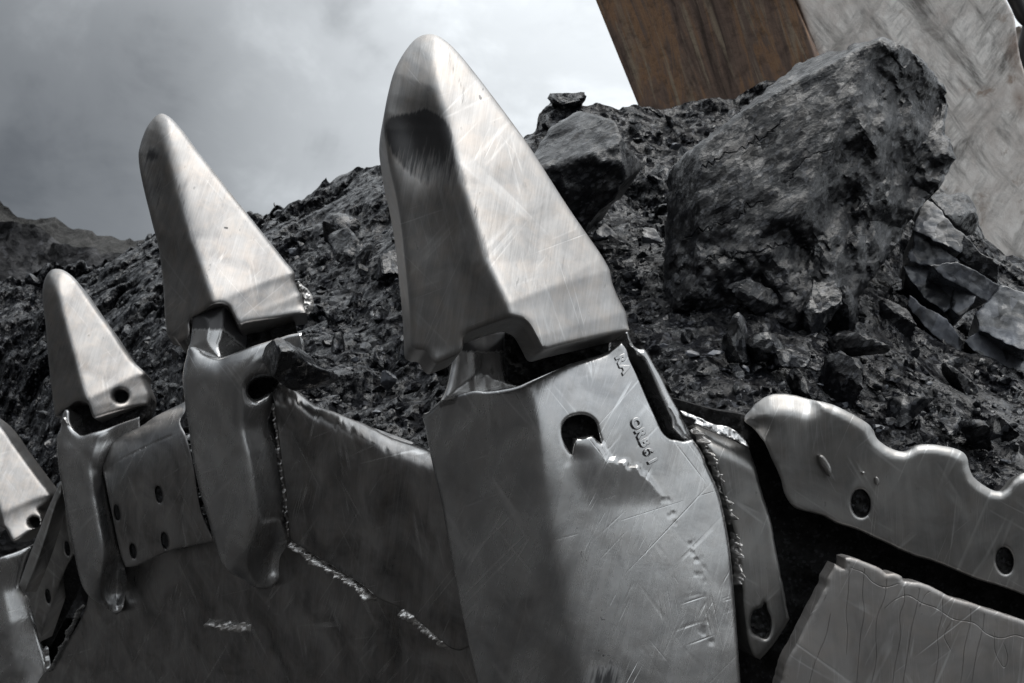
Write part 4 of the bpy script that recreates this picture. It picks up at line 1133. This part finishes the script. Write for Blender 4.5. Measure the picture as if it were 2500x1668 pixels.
relief('side_plate', PSP, F_([(590, 1700, 1), (650, 1460), (700, 1370), (760, 1245), (800, 1170), (835, 1105), (850, 1078), (852, 1050), (872, 1010), (895, 972, 1), (915, 985), (938, 995, 1), (940, 942, 1), (970, 940), (1040, 962), (1130, 1000), (1150, 1020), (1185, 1018), (1225, 1035), (1235, 1055), (1330, 1070), (1400, 1100), (1480, 1140), (1570, 1165), (1640, 1190), (1720, 1215), (1837, 1255), (2100, 1370, 1), (2100, 1900, 1), (540, 1900, 1)]),
       M_CRACK, BK, thick=0.03, bevel=0.008, step=4.5, grid=8, wobble=1.1, lines=[(F_(c), 0.0007) for c in cr], height=lambda uv, vc, d: 0.0006 * fbm(np.c_[vc * 6, np.zeros(len(vc))], 3, 6))
BK.children[-1]['label'] = 'cracked brownish side wall plate at the bottom right corner'
PCK = Plane(2000, 1400, 1.74, (0.05, -0.05, 1.0))
o = relief('caked_coal', PCK, [(1600, 960, 1), (1740, 1000), (1830, 1020), (2100, 1180), (2640, 1420, 1), (2640, 1900, 1), (1640, 1900, 1)], M_DUST, BK, thick=0.04, bevel=0.0, step=12, grid=9,
           height=lambda uv, vc, d: 0.012 * fbm(np.c_[uv / 60.0, np.zeros(len(uv))], 5, 25))
o['kind'] = 'stuff'

# ---- cast lettering on the corner adapter's right face
def lettering(text, c, size, ang, name='cast_letter', sink=0.0):
    """text set along a line running down the face, following its slope"""
    pxm = 1.6 / FPX; a = rad(ang); pos = np.array(c, float)
    for ch in text:
        if ch != ' ':
            cu = bpy.data.curves.new('letter', 'FONT'); cu.body = ch; cu.size = size * pxm * 1.22; cu.extrude = 0.0014; cu.bevel_depth = 0.0010; cu.bevel_resolution = 2; cu.offset = 0.0006
            cu.align_x = 'CENTER'; cu.align_y = 'CENTER'
            tmp = bpy.data.objects.new('letter_tmp', cu); COL.objects.link(tmp)
            bpy.context.view_layer.update()
            me = bpy.data.meshes.new_from_object(tmp); bpy.data.objects.remove(tmp)
            n = len(me.vertices); co = np.empty(n * 3); me.vertices.foreach_get('co', co); co = co.reshape(-1, 3)
            xy0 = PA1.xy(pos[None])
            ca, sa = math.cos(-a), math.sin(-a)
            xy = xy0 + np.c_[co[:, 0] * ca - co[:, 1] * sa, co[:, 0] * sa + co[:, 1] * ca]
            hb = a1_h(PA1.uv(xy), xy, np.full(n, 0.05))
            W = PA1.world(xy, hb + co[:, 2] - 0.0008 - sink)
            faces = [tuple(p.vertices) for p in me.polygons]
            link_mesh(name, W, faces, M_ADAPT, A1, {'loc': np.c_[xy, hb], 'dirt_shade': np.zeros(n)}, sharp=60)
        pos = pos + np.array([math.cos(a), math.sin(a)]) * size * 0.92


lettering('RA', q('I', [(285, 230)])[0], 27, 66)
lettering('ORB61', q('I', [(425, 845)])[0], 27, 66)
0 and lettering('C52J', q('I', [(572, 925)])[0], 27, 64, sink=0.0020)

# ------------------------------------------------------------------ coal load
SKY = q('V', [(-260, 760), (-100, 690), (40, 640), (140, 608), (240, 592), (300, 577), (345, 556), (420, 548), (500, 530), (570, 487), (640, 468), (690, 450), (720, 436), (742, 428), (770, 432), (800, 418), (845, 408), (890, 395), (960, 380), (1080, 360), (1180, 345),
              (1205, 318), (1228, 300), (1236, 272), (1262, 250), (1292, 236), (1316, 238), (1330, 258), (1370, 256), (1420, 262), (1470, 256), (1560, 240), (1640, 226), (1720, 205), (1800, 190), (1900, 230), (2000, 330), (2090, 440), (2160, 452), (2235, 490), (2260, 545), (2310, 600), (2360, 622), (2480, 660)])
VBOT = q('V', [(-260, 1400), (40, 1180), (300, 1080), (420, 1020), (560, 960), (640, 960), (760, 1030), (1000, 1110), (1200, 1100), (1450, 1040), (1560, 1030), (1700, 1020), (1850, 1010), (2020, 1080), (2200, 1130), (2300, 1180), (2480, 1200)])
CP = [(p[0], p[1], d) for p, d in zip(q('V', [(-240, 1300), (-240, 800), (60, 1150), (60, 900), (60, 680), (300, 1050), (420, 960), (350, 900), (320, 780), (200, 640), (345, 556), (300, 640), (560, 940), (640, 920), (760, 980), (1000, 1080), (800, 800), (750, 600), (560, 700), (720, 436), (570, 487), (890, 395), (1000, 600), (1150, 800),
                                               (1200, 330), (1300, 240), (1470, 256), (1400, 600), (1250, 900), (1450, 800), (1560, 960), (1600, 800), (1700, 980), (1900, 930), (2100, 1050), (2350, 1130), (2350, 900), (2250, 700), (2360, 622), (2160, 470), (1800, 200), (1650, 500), (1950, 700), (2000, 400)]),
                                      [4.6, 6.0, 3.9, 4.6, 5.6, 3.25, 3.0, 3.5, 4.1, 5.6, 5.9, 5.2, 2.3, 2.2, 2.02, 1.82, 2.6, 3.5, 3.5, 5.0, 5.0, 4.4, 2.9, 2.2,
                                       3.3, 3.5, 3.6, 2.5, 1.95, 2.10, 1.85, 1.98, 1.80, 1.9, 1.85, 1.85, 2.25, 2.8, 3.2, 3.2, 3.7, 2.8, 2.3, 3.3])]
DH = rbf(CP)


def heap_disp(W, uv, D):
    c1 = chunks(W * 5.0, 71); c2 = chunks(W * 13.0, 83)
    n0 = fbm(W * 2.0, 5, 61, 0.55)
    k = D / 2.3
    msk = 0.35 + 0.65 * sstep(fbm(W * 1.6, 3, 66), -0.35, 0.3)
    n = 0.060 * n0 * k + (0.17 * c1 * k + 0.075 * c2 * k) * msk + 0.010 * fbm(W * 26, 5, 67)
    n = np.where(n > 0.05 * k, 0.05 * k + (n - 0.05 * k) * 0.35, n)
    v = (CAM - W); v /= np.linalg.norm(v, axis=1)[:, None]
    return v * n[:, None] * 0.8 + np.array([0, 0, 1.0]) * n[:, None] * 0.45


HEAP = sheet('coal_load', -260, 2620, SKY, VBOT, DH, M_COAL, 880, 290, heap_disp, back=[(0.15, -0.06), (0.5, -0.5), (0.9, -1.4)], kind='stuff')
HEAP['label'] = 'heaped load of loose broken black coal filling the bucket'
HEAP['category'] = 'coal load'


def traced_rock(name, plane, outline, label, mat, heights, thick, wob=2.0, amp=0.02, sc=9.0, bev=0.01, grid=7, seed=0, shard=(0, 1), group=None, parent=None, step=8, soft=0.02):
    """lump of coal: traced outline, planes meeting along its edges, broken surface"""
    def h(uv, vc, d):
        H = None
        for (c, gx, gy, h0) in heights:                       # each facet: height at c, slope per 100 px
            k = h0 + (uv[:, 0] - c[0]) * gx / 100.0 + (uv[:, 1] - c[1]) * gy / 100.0
            H = k if H is None else smin(H, k, soft)
        if H is None: H = np.zeros(len(uv))
        return np.maximum(H, -thick * 0.6)

    def disp(W, uv, d):
        n = amp * fbm(W * sc, 6, 30 + seed, 0.55)
        if shard[0]: n = n + 1.2 * shard[0] * chunks(W * shard[1], 50 + seed)
        return n
    o = relief(name, plane, outline, mat, parent, thick=thick, bevel=bev, step=step, grid=grid, wobble=wob, height=h, disp=disp, seed=seed, backtaper=0.25, sharp=34)
    if label: tag(o, label, 'coal lump', group)
    return o


G_ = lambda l: q('G', l); N_ = lambda l: q('N', l); L_ = lambda l: q('L', l)
# the huge slab
bo = G_([(640, 600), (700, 540), (850, 420), (1000, 300), (1130, 190), (1210, 150), (1270, 128), (1290, 118), (1330, 122), (1400, 85), (1460, 80), (1500, 68), (1560, 92), (1620, 135), (1690, 200), (1740, 270), (1755, 330), (1752, 390), (1740, 450), (1768, 490), (1786, 545), (1760, 600), (1720, 670), (1680, 710), (1640, 760), (1600, 810), (1560, 890), (1500, 970), (1440, 1060), (1390, 1150), (1400, 1260), (1300, 1340), (1180, 1330), (1100, 1270), (980, 1210), (860, 1190), (720, 1180), (640, 1150), (612, 1060), (610, 950), (620, 800), (625, 690)])
PBO = Plane(1250 + 1150 * .606, 50 + 650 * .606, 2.28, (-0.10, 0.38, 0.92))


def bo_disp_mask(uv):
    return sstep(uv[:, 0] - (uv[:, 1] - 300) * -0.25, 2010, 2120)


def bo_h(uv, vc, d):
    x, y = (uv[:, 0] - 1250) / .60591, (uv[:, 1] - 50) / .60591
    main = 0.14 + (x - 1000) * 0.00001
    right = 0.16 - (x - 1430 + (y - 300) * 0.35) * 0.00085
    low = 0.17 - (y - 880 - (x - 900) * -0.12) * 0.00035
    left = 0.05 + (x - 640) * 0.0008
    topf = 0.10 + (y - 130 + (x - 1300) * 0.55) * 0.0012
    step_ = 0.16 - (x - 1130 + (y - 700) * 0.5) * 0.00042
    h = smin(smin(smin(smin(main + 0 * x, step_, 0.006), right, 0.008), low, 0.008), smin(left, topf, 0.01), 0.008)
    ledge = sstep(x, 1280, 1300) * sstep(y, 470, 500) * (1 - sstep(y, 560, 700)) * (1 - sstep(x, 1480, 1600))
    return np.maximum(h, -0.1)


def bo_disp(W, uv, d):
    x, y = (uv[:, 0] - 1250) / .60591, (uv[:, 1] - 50) / .60591
    rough = np.maximum(sstep(x + (y - 300) * 0.35, 1330, 1480), sstep(y + (x - 900) * 0.12, 800, 930))
    a_ = W @ (RGT * 0.72 + UPV * 0.69); b_ = W @ (-RGT * 0.69 + UPV * 0.72); c_ = W @ FWD
    n = 0.006 * fbm(W * 5, 4, 31) + 0.0035 * fbm(np.c_[a_ * 7, b_ * 30, c_ * 20], 5, 33) + 0.050 * chunks(np.c_[a_ * 1.9, b_ * 4.4, c_ * 2.6], 57) + 0.014 * chunks(np.c_[a_ * 6, b_ * 15, c_ * 9], 58)
    n += rough * (0.012 * fbm(W * 11, 6, 32, 0.6) + 0.085 * (chunks(W * 5.2, 51) - 0.2) + 0.034 * chunks(W * 14, 52))
    n += (1 - rough) * 0.004 * chunks(W * 12, 53)
    return n


def jag(pts, amp, seed):
    l = smooth_loop(pts, 9.0, False); r_ = np.random.default_rng(seed + 40)
    l[1:-1] += r_.normal(0, amp, (len(l) - 2, 2)) * np.array([0.5, 1.0])
    return [tuple(p) + (1,) for p in l]


BO = relief('coal_boulder', PBO, bo, M_ROCK, None, thick=0.35, bevel=0.02, step=6, grid=6, wobble=4.5, height=bo_h, disp=bo_disp, backtaper=0.3, sharp=24,
            lines=[(jag(G_(l), 6.0, k), 0.0024) for k, l in enumerate(([(760, 600), (860, 545), (1010, 470), (1090, 400)], [(690, 880), (800, 830), (900, 800), (960, 740), (1010, 730)], [(780, 960), (960, 940), (1090, 900), (1240, 930)], [(1120, 640), (1180, 560), (1290, 520)]))])
tag(BO, 'huge smooth-faced slab of coal standing highest on the load, before the arm', 'coal lump')

# medium rock beside the tallest tooth
mr = G_([(60, 600), (90, 540), (150, 440), (200, 400), (275, 365), (340, 380), (420, 410), (428, 440), (465, 500), (500, 560), (522, 592), (440, 660), (430, 700), (350, 770), (290, 830), (200, 740), (120, 660)])
PMR = Plane(1250 + 280 * .606, 50 + 580 * .606, 2.45, (-0.05, 0.15, 0.98))
c0 = G_([(270, 500)])[0]
traced_rock('coal_lump', PMR, mr, 'blocky dark coal lump with bright chipped corner, beside the tallest tooth', M_ROCK,
            [(c0, 0.05, 0.16, 0.10), (G_([(380, 640)])[0], -0.02, -0.05, 0.11), (G_([(465, 510)])[0], -0.30, 0.0, 0.09)], 0.25, wob=3.0, amp=0.012, sc=12, shard=(0.012, 12), seed=2)

# dark lump on the second adapter's shoulder
nr = N_([(85, 1075), (95, 1040), (110, 1008), (150, 980), (182, 968), (215, 990), (270, 1040), (330, 1100), (400, 1130), (445, 1150), (450, 1190), (380, 1225), (270, 1250), (230, 1238), (160, 1190), (110, 1130)])
PNR = Plane(600 + 250 * .459, 380 + 1110 * .459, 1.90, (-0.1, 0.1, 0.99))
traced_rock('coal_lump', PNR, nr, 'angular dark coal lump resting on the second adapter', M_FRESH,
            [(N_([(165, 1080)])[0], 0.28, 0.0, 0.06), (N_([(165, 1120)])[0], -0.06, -0.10, 0.06), (N_([(230, 1010)])[0], -0.05, 0.25, 0.05)], 0.12, wob=1.6, amp=0.005, sc=16, shard=(0.003, 20), grid=5, step=5, seed=3, soft=0.006)

# fractured bright block at the right, cleat faces split by open cracks
FB = empty('fractured_coal_block', pt(2330, 800, 2.6), 'cracked coal block with pale shiny faces under the white arm plate', 'coal block')
blocks = [([(215, 165), (290, 230), (345, 300), (408, 345), (378, 415), (270, 370), (160, 315), (190, 235)], 2.66, (-0.2, 0.35, 0.9)), ([(160, 330), (270, 395), (345, 440), (372, 467), (250, 485), (150, 470), (132, 440), (165, 400)], 2.6, (-0.2, 0.25, 0.95)),
          ([(250, 490), (370, 475), (470, 525), (562, 580), (500, 656), (400, 592), (300, 540)], 2.55, (-0.1, 0.35, 0.93)), ([(118, 500), (210, 490), (300, 560), (358, 612), (352, 680), (300, 700), (210, 640), (150, 560)], 2.5, (-0.25, 0.2, 0.95)),
          ([(352, 590), (452, 630), (440, 668), (380, 732), (340, 690)], 2.53, (0.1, 0.2, 0.97)), ([(150, 640), (230, 700), (310, 740), (382, 840), (377, 912), (280, 840), (200, 762), (138, 690)], 2.44, (-0.1, 0.35, 0.93)),
          ([(185, 880), (240, 840), (290, 860), (372, 930), (362, 1018), (250, 975), (190, 930)], 2.38, (-0.2, 0.25, 0.95)), ([(570, 590), (720, 635), (760, 700), (760, 900), (660, 880), (580, 840), (480, 792), (465, 720), (520, 660)], 2.42, (-0.28, 0.3, 0.9)),
          ([(412, 850), (480, 805), (580, 850), (660, 890), (760, 920), (760, 1060), (560, 1032), (520, 960)], 2.36, (-0.3, 0.3, 0.9)), ([(448, 1060), (500, 980), (552, 1032), (547, 1122)], 2.3, (-0.25, 0.3, 0.92)),
          ([(100, 775), (190, 790), (192, 850), (150, 912), (75, 870)], 2.4, (-0.05, 0.1, 1)), ([(385, 1000), (430, 930), (495, 930), (480, 1000), (440, 1062)], 2.36, (0.35, 0.1, 0.93)),
          ([(560, 1040), (760, 1075), (760, 1250), (660, 1200), (560, 1130)], 2.28, (-0.1, 0.3, 0.95)), ([(405, 345), (470, 420), (560, 480), (555, 560), (470, 515), (385, 465), (375, 425)], 2.6, (0.1, 0.3, 0.95))]
for k, (pl, d, n) in enumerate(blocks):
    cc = np.mean(L_(pl), 0); P_ = Plane(2340, 770, 2.40 + 0.03 * math.sin(k * 2.4), (-0.16 + 0.05 * math.sin(k * 1.3), 0.30 + 0.05 * math.cos(k * 1.9), 0.94))
    pp = L_([tuple(np.array(p_) + (np.array(p_) - np.mean(pl, 0)) * 0.07) + (1,) for p_ in pl])
    traced_rock('coal_piece', P_, pp, None, M_SHINY if k not in (10, 11, 13) else M_FRESH, [(cc, 0.03 * math.sin(k * 2.1), 0.04 * math.cos(k * 1.7), 0.02)], 0.14, wob=2.4, amp=0.004, sc=18, bev=0.003, grid=5, seed=10 + k, shard=(0.007, 13), parent=FB, step=5, soft=0.003)
dk = [(245, 150), (330, 146), (415, 145), (440, 185), (470, 265), (435, 340), (400, 325), (345, 285), (300, 235), (262, 190)]
traced_rock('coal_lump', Plane(2330, 520, 2.78, (0.1, 0.2, 0.97)), L_(dk), 'dark layered coal chunk on top of the cracked shiny block', M_ROCK, [(L_([(350, 210)])[0], -0.1, 0.2, 0.05), (L_([(390, 250)])[0], -0.15, -0.1, 0.06)], 0.15, wob=2.2, amp=0.01, sc=16, shard=(0.01, 16), seed=30)


# ---- free lumps
def rock_mesh(seed, sub=3, facets=11, rough=0.035):
    r = np.random.default_rng(seed)
    bm_v, bm_f = ICO[sub]
    n = r.normal(size=(facets, 3)); n /= np.linalg.norm(n, axis=1)[:, None]; hgt = r.uniform(0.4, 0.85, facets)
    dt = bm_v @ n.T
    rr = np.where(dt > 0.12, hgt[None] / np.maximum(dt, 0.12), 9.0).min(1); rr = np.minimum(rr, 1.25)
    V = bm_v * rr[:, None]
    V = V * (1 + rough * fbm(V * 3.0 + seed, 4, seed % 50)[:, None])
    return V * np.array([1.0, r.uniform(0.65, 1.0), r.uniform(0.45, 0.8)]), bm_f


def make_ico(sub):
    import bmesh
    bm = bmesh.new(); bmesh.ops.create_icosphere(bm, subdivisions=sub, radius=1.0); bm.verts.ensure_lookup_table()
    v = np.array([tuple(x.co) for x in bm.verts]); f = [tuple(y.index for y in x.verts) for x in bm.faces]; bm.free(); return v, f


ICO = {s: make_ico(s) for s in (1, 2, 3, 4)}


def rot_rand(r):
    qd = r.normal(size=4); qd /= np.linalg.norm(qd); from mathutils import Quaternion
    return np.array(Quaternion(qd).to_matrix())


def lump(u, v, size_px, seed, label, mat, group=None, sub=3, lift=0.08, squash=None):
    d = DH(np.array([[u, v]]))[0]; r = np.random.default_rng(seed)
    R = size_px * d / FPX
    V, F = rock_mesh(seed, sub); V = V @ rot_rand(r).T
    if squash is not None: V = V * np.array(squash)
    V = V * R + pt(u, v, d - 0.03 - R * lift) + np.array([0, 0, R * 0.1])
    return tag(link_mesh('coal_lump', V, F, mat, None, None, sharp=22), label, 'coal lump', group)


named = [(N_([(790, 805)])[0], 34, 'pale angular coal lump just left of the tallest tooth', M_FRESH), (N_([(715, 870)])[0], 30, 'broad grey coal lump below the pale angular one', M_FRESH),
         (N_([(845, 1065)])[0], 36, 'long layered coal lump by the lower left corner of the tallest tooth', M_FRESH), (N_([(705, 1078)])[0], 24, 'flat coal lump left of the long layered lump', M_FRESH),
         (N_([(745, 1188)])[0], 26, 'pale flat coal flake lying above the rolled lip rim', M_SHINY), (N_([(515, 1155)])[0], 17, 'small pale coal lump right of the angular dark lump', M_FRESH),
         (N_([(790, 610)])[0], 42, 'big grey flat-faced coal lump against the left edge of the tallest tooth', M_FRESH), (N_([(500, 1030)])[0], 27, 'slanted coal flake behind the angular dark lump', M_FRESH),
         (N_([(460, 870)])[0], 34, 'dark knobbly coal lump below the broken pin of the second tooth', M_COAL), (N_([(590, 770)])[0], 30, 'dark coal lump in shadow halfway up the slope', M_COAL),
         (N_([(880, 1250)])[0], 24, 'dark flat coal lump just left of the corner adapter', M_COAL),
         (G_([(980, 1110)])[0], 58, 'grey pointed coal lump under the huge slab', M_FRESH), (G_([(1110, 1130)])[0], 44, 'rough coal lump right of the pointed grey one', M_ROCK), (G_([(1040, 1340)])[0], 52, 'pale-faced coal lump above the bucket corner', M_FRESH),
         (G_([(1330, 1420)])[0], 60, 'rounded dark coal lump above the left end of the wing shroud', M_ROCK), (G_([(1190, 1500)])[0], 46, 'coal lump sitting behind the rounded end of the wing shroud', M_COAL),
         (G_([(560, 900)])[0], 34, 'shiny broken coal lump between tallest tooth and huge slab', M_SHINY), (G_([(370, 870)])[0], 32, 'flat shiny coal flake right of the tallest tooth', M_SHINY),
         (G_([(610, 760)])[0], 26, 'small bright coal lump at the foot of the huge slab', M_FRESH), (L_([(330, 1255)])[0], 30, 'grey oval coal lump above the scalloped wing shroud', M_FRESH),
         (L_([(180, 1000)])[0], 34, 'dark coal lump below the cracked shiny block', M_COAL), (L_([(400, 1060)])[0], 44, 'long dark coal lump at the foot of the cracked block', M_ROCK), (L_([(560, 1300)])[0], 46, 'dark craggy coal lump at the right edge above the wing shroud', M_COAL),
         (G_([(1290, 1180)])[0], 60, 'large rough coal lump below the right end of the huge slab', M_ROCK), (G_([(1560, 1230)])[0], 50, 'craggy coal lump left of the cracked shiny block', M_ROCK),
         (N_([(480, 430)])[0], 44, 'upper grey coal slab high on the slope right of the second tooth', M_FRESH), (N_([(560, 520)])[0], 52, 'large grey coal slab midway up the slope, below the upper slab', M_FRESH), (N_([(640, 560)])[0], 32, 'smaller coal slab right of the large midway slab', M_ROCK), (N_([(250, 515)])[0], 17, 'small bright coal lump beside the right edge of the second tooth', M_SHINY),
         (G_([(230, 350)])[0], 40, 'small dark knob of coal on the skyline right of the tallest tooth', M_COAL)]
for k, (c, s, lb, m) in enumerate(named): lump(c[0], c[1], s * (1.25 if s >= 40 else 1.15), 100 + k, lb, m, sub=4 if s > 28 else 3, lift=0.5 if s >= 24 else 0.25)

big = [((1850, 745), 78, 'bulky dark coal lump under the middle of the huge slab', M_ROCK), ((1985, 765), 84, 'largest broken coal lump at the right foot of the huge slab', M_FRESH), ((2085, 845), 70, 'coal lump between the huge slab and the cracked shiny block', M_ROCK),
       ((1795, 850), 62, 'grey-faced coal lump low on the slope left of the wing shroud', M_FRESH), ((1925, 885), 72, 'big angular coal lump above the rounded end of the wing shroud', M_FRESH), ((2060, 945), 66, 'wide coal lump over the highest hump of the wing shroud', M_ROCK),
       ((2215, 1000), 62, 'angular coal lump over the dip of the wing shroud', M_FRESH), ((2390, 1075), 60, 'coal lump over the right hump of the wing shroud', M_ROCK), ((1690, 640), 52, 'coal lump at the left foot of the huge slab', M_FRESH)]
for k, (c, s, lb, m) in enumerate(big): lump(c[0], c[1], s, 300 + k, lb, m, sub=4, lift=0.75)

# unnamed lumps scattered over the heap
r = np.random.default_rng(99); n_l = 0
REG = [((620, 640, 980, 1060), 50, (6, 15), 'between the second and the tallest tooth'), ((1280, 560, 1620, 1040), 55, (6, 17), 'on the slope right of the tallest tooth'), ((1640, 860, 2180, 1060), 45, (9, 22), 'below the huge slab, above the wing shroud'),
       ((2060, 900, 2500, 1150), 32, (9, 24), 'at the right edge below the cracked block'), ((640, 430, 960, 640), 28, (6, 15), 'high on the slope behind the two biggest teeth'), ((1300, 270, 1900, 380), 18, (9, 20), 'along the crest below the rusty boom')]
KINDS = [(M_FRESH, 'Grey'), (M_COAL, 'Black'), (M_SHINY, 'Pale shiny'), (M_ROCK, 'Dull dark')]
SKA = np.array(SKY); VBA = np.array(VBOT)
for (x0, y0, x1, y1), n, (s0, s1), where in REG:
    for _ in range(n):
        u, v = r.uniform(x0, x1), r.uniform(y0, y1)
        if v < np.interp(u, SKA[:, 0], SKA[:, 1]) + 22 or v > np.interp(u, VBA[:, 0], VBA[:, 1]) - 20: continue
        s = s0 + (s1 - s0) * r.random()**1.8
        km, kn = KINDS[n_l % 4]
        lump(u, v, s, 500 + n_l, kn.lower() + ' broken coal fragment lying loose ' + where, km, kn.lower() + ' coal fragments ' + where, sub=3 if s > 10 else 2, lift=0.05, squash=(1.2, 1.0, 0.75)); n_l += 1

# crumbs
def crumbs(n, name, smin_, smax_):
    V, F = ICO[1]; Vs = []; Fs = []; o = 0; rr = np.random.default_rng(5)
    us, vs = rr.uniform(60, 2500, n), rr.uniform(400, 1160, n)
    top = np.interp(us, SKA[:, 0], SKA[:, 1]); bot = np.interp(us, VBA[:, 0], VBA[:, 1])
    m = (vs > top + 10) & (vs < bot); us, vs = us[m], vs[m]
    uv = np.stack([us, vs], 1); D = DH(uv); W = c2w(ray(uv) * D[:, None]); W = W + heap_disp(W, uv, D)
    nrm = CAM - W; nrm /= np.linalg.norm(nrm, axis=1)[:, None]
    base = np.array([(0.9, 0, 0), (-0.4, 0.8, 0.1), (-0.5, -0.7, 0), (0.1, 0.1, 0.6), (0.3, 0.5, -0.4), (0, -0.3, -0.5)]); bf = [(0, 1, 3), (1, 2, 3), (2, 0, 3), (0, 4, 1), (1, 4, 5), (1, 5, 2), (2, 5, 0), (0, 5, 4)]
    for k in range(len(us)):
        s = (smin_ + (smax_ - smin_) * rr.random()**3) * D[k] / FPX
        v = (base * rr.uniform(0.5, 1.3, (6, 3))) @ rot_rand(rr).T * s + W[k] + nrm[k] * s * 0.3
        Vs.append(v); Fs += [(a + o, b + o, c + o) for a, b, c in bf]; o += 6
    ob = link_mesh(name, np.concatenate(Vs), Fs, M_FRESH, None, None, smooth=False); tag(ob, 'fine coal crumbs strewn over the heaped load', 'coal crumbs', kind='stuff'); return ob


crumbs(9000, 'coal_crumbs', 1.5, 7.0)


def rubble(n, name, s0, s1):
    """the many broken pieces of the heap that nobody could count"""
    rr = np.random.default_rng(17); shp = [rock_mesh(900 + k, 2, 10, 0.03) for k in range(24)]; Vs = []; Fs = []; o = 0
    us = rr.uniform(60, 2560, n); top = np.interp(us, SKA[:, 0], SKA[:, 1]); bot = np.interp(us, VBA[:, 0], VBA[:, 1])
    vs = top + (bot - top) * rr.random(n); cl = fbm(np.c_[us / 120.0, vs / 120.0, np.zeros(n)], 3, 91)
    m = (vs > top + 6) & (cl > rr.uniform(-0.7, 0.5, n)); us, vs = us[m], vs[m]
    uv = np.stack([us, vs], 1); D = DH(uv); W = c2w(ray(uv) * D[:, None]); W = W + heap_disp(W, uv, D)
    for k in range(len(us)):
        V, F = shp[k % 24]; s = (s0 + (s1 - s0) * rr.random()**2.6) * D[k] / FPX
        Vs.append(((V * np.array([1.15, 0.95, 0.8])) @ rot_rand(rr).T) * s + W[k]); Fs.append(np.array(F) + o); o += len(V)
    ob = link_mesh(name, np.concatenate(Vs), np.concatenate(Fs), M_FRESH, None, None, sharp=22)
    tag(ob, 'countless small broken coal pieces half sunk in the load', 'coal rubble', kind='stuff')


rubble(3200, 'coal_rubble', 4.0, 26.0)

for o in bpy.data.objects:
    if '_org' in o: del o['_org']
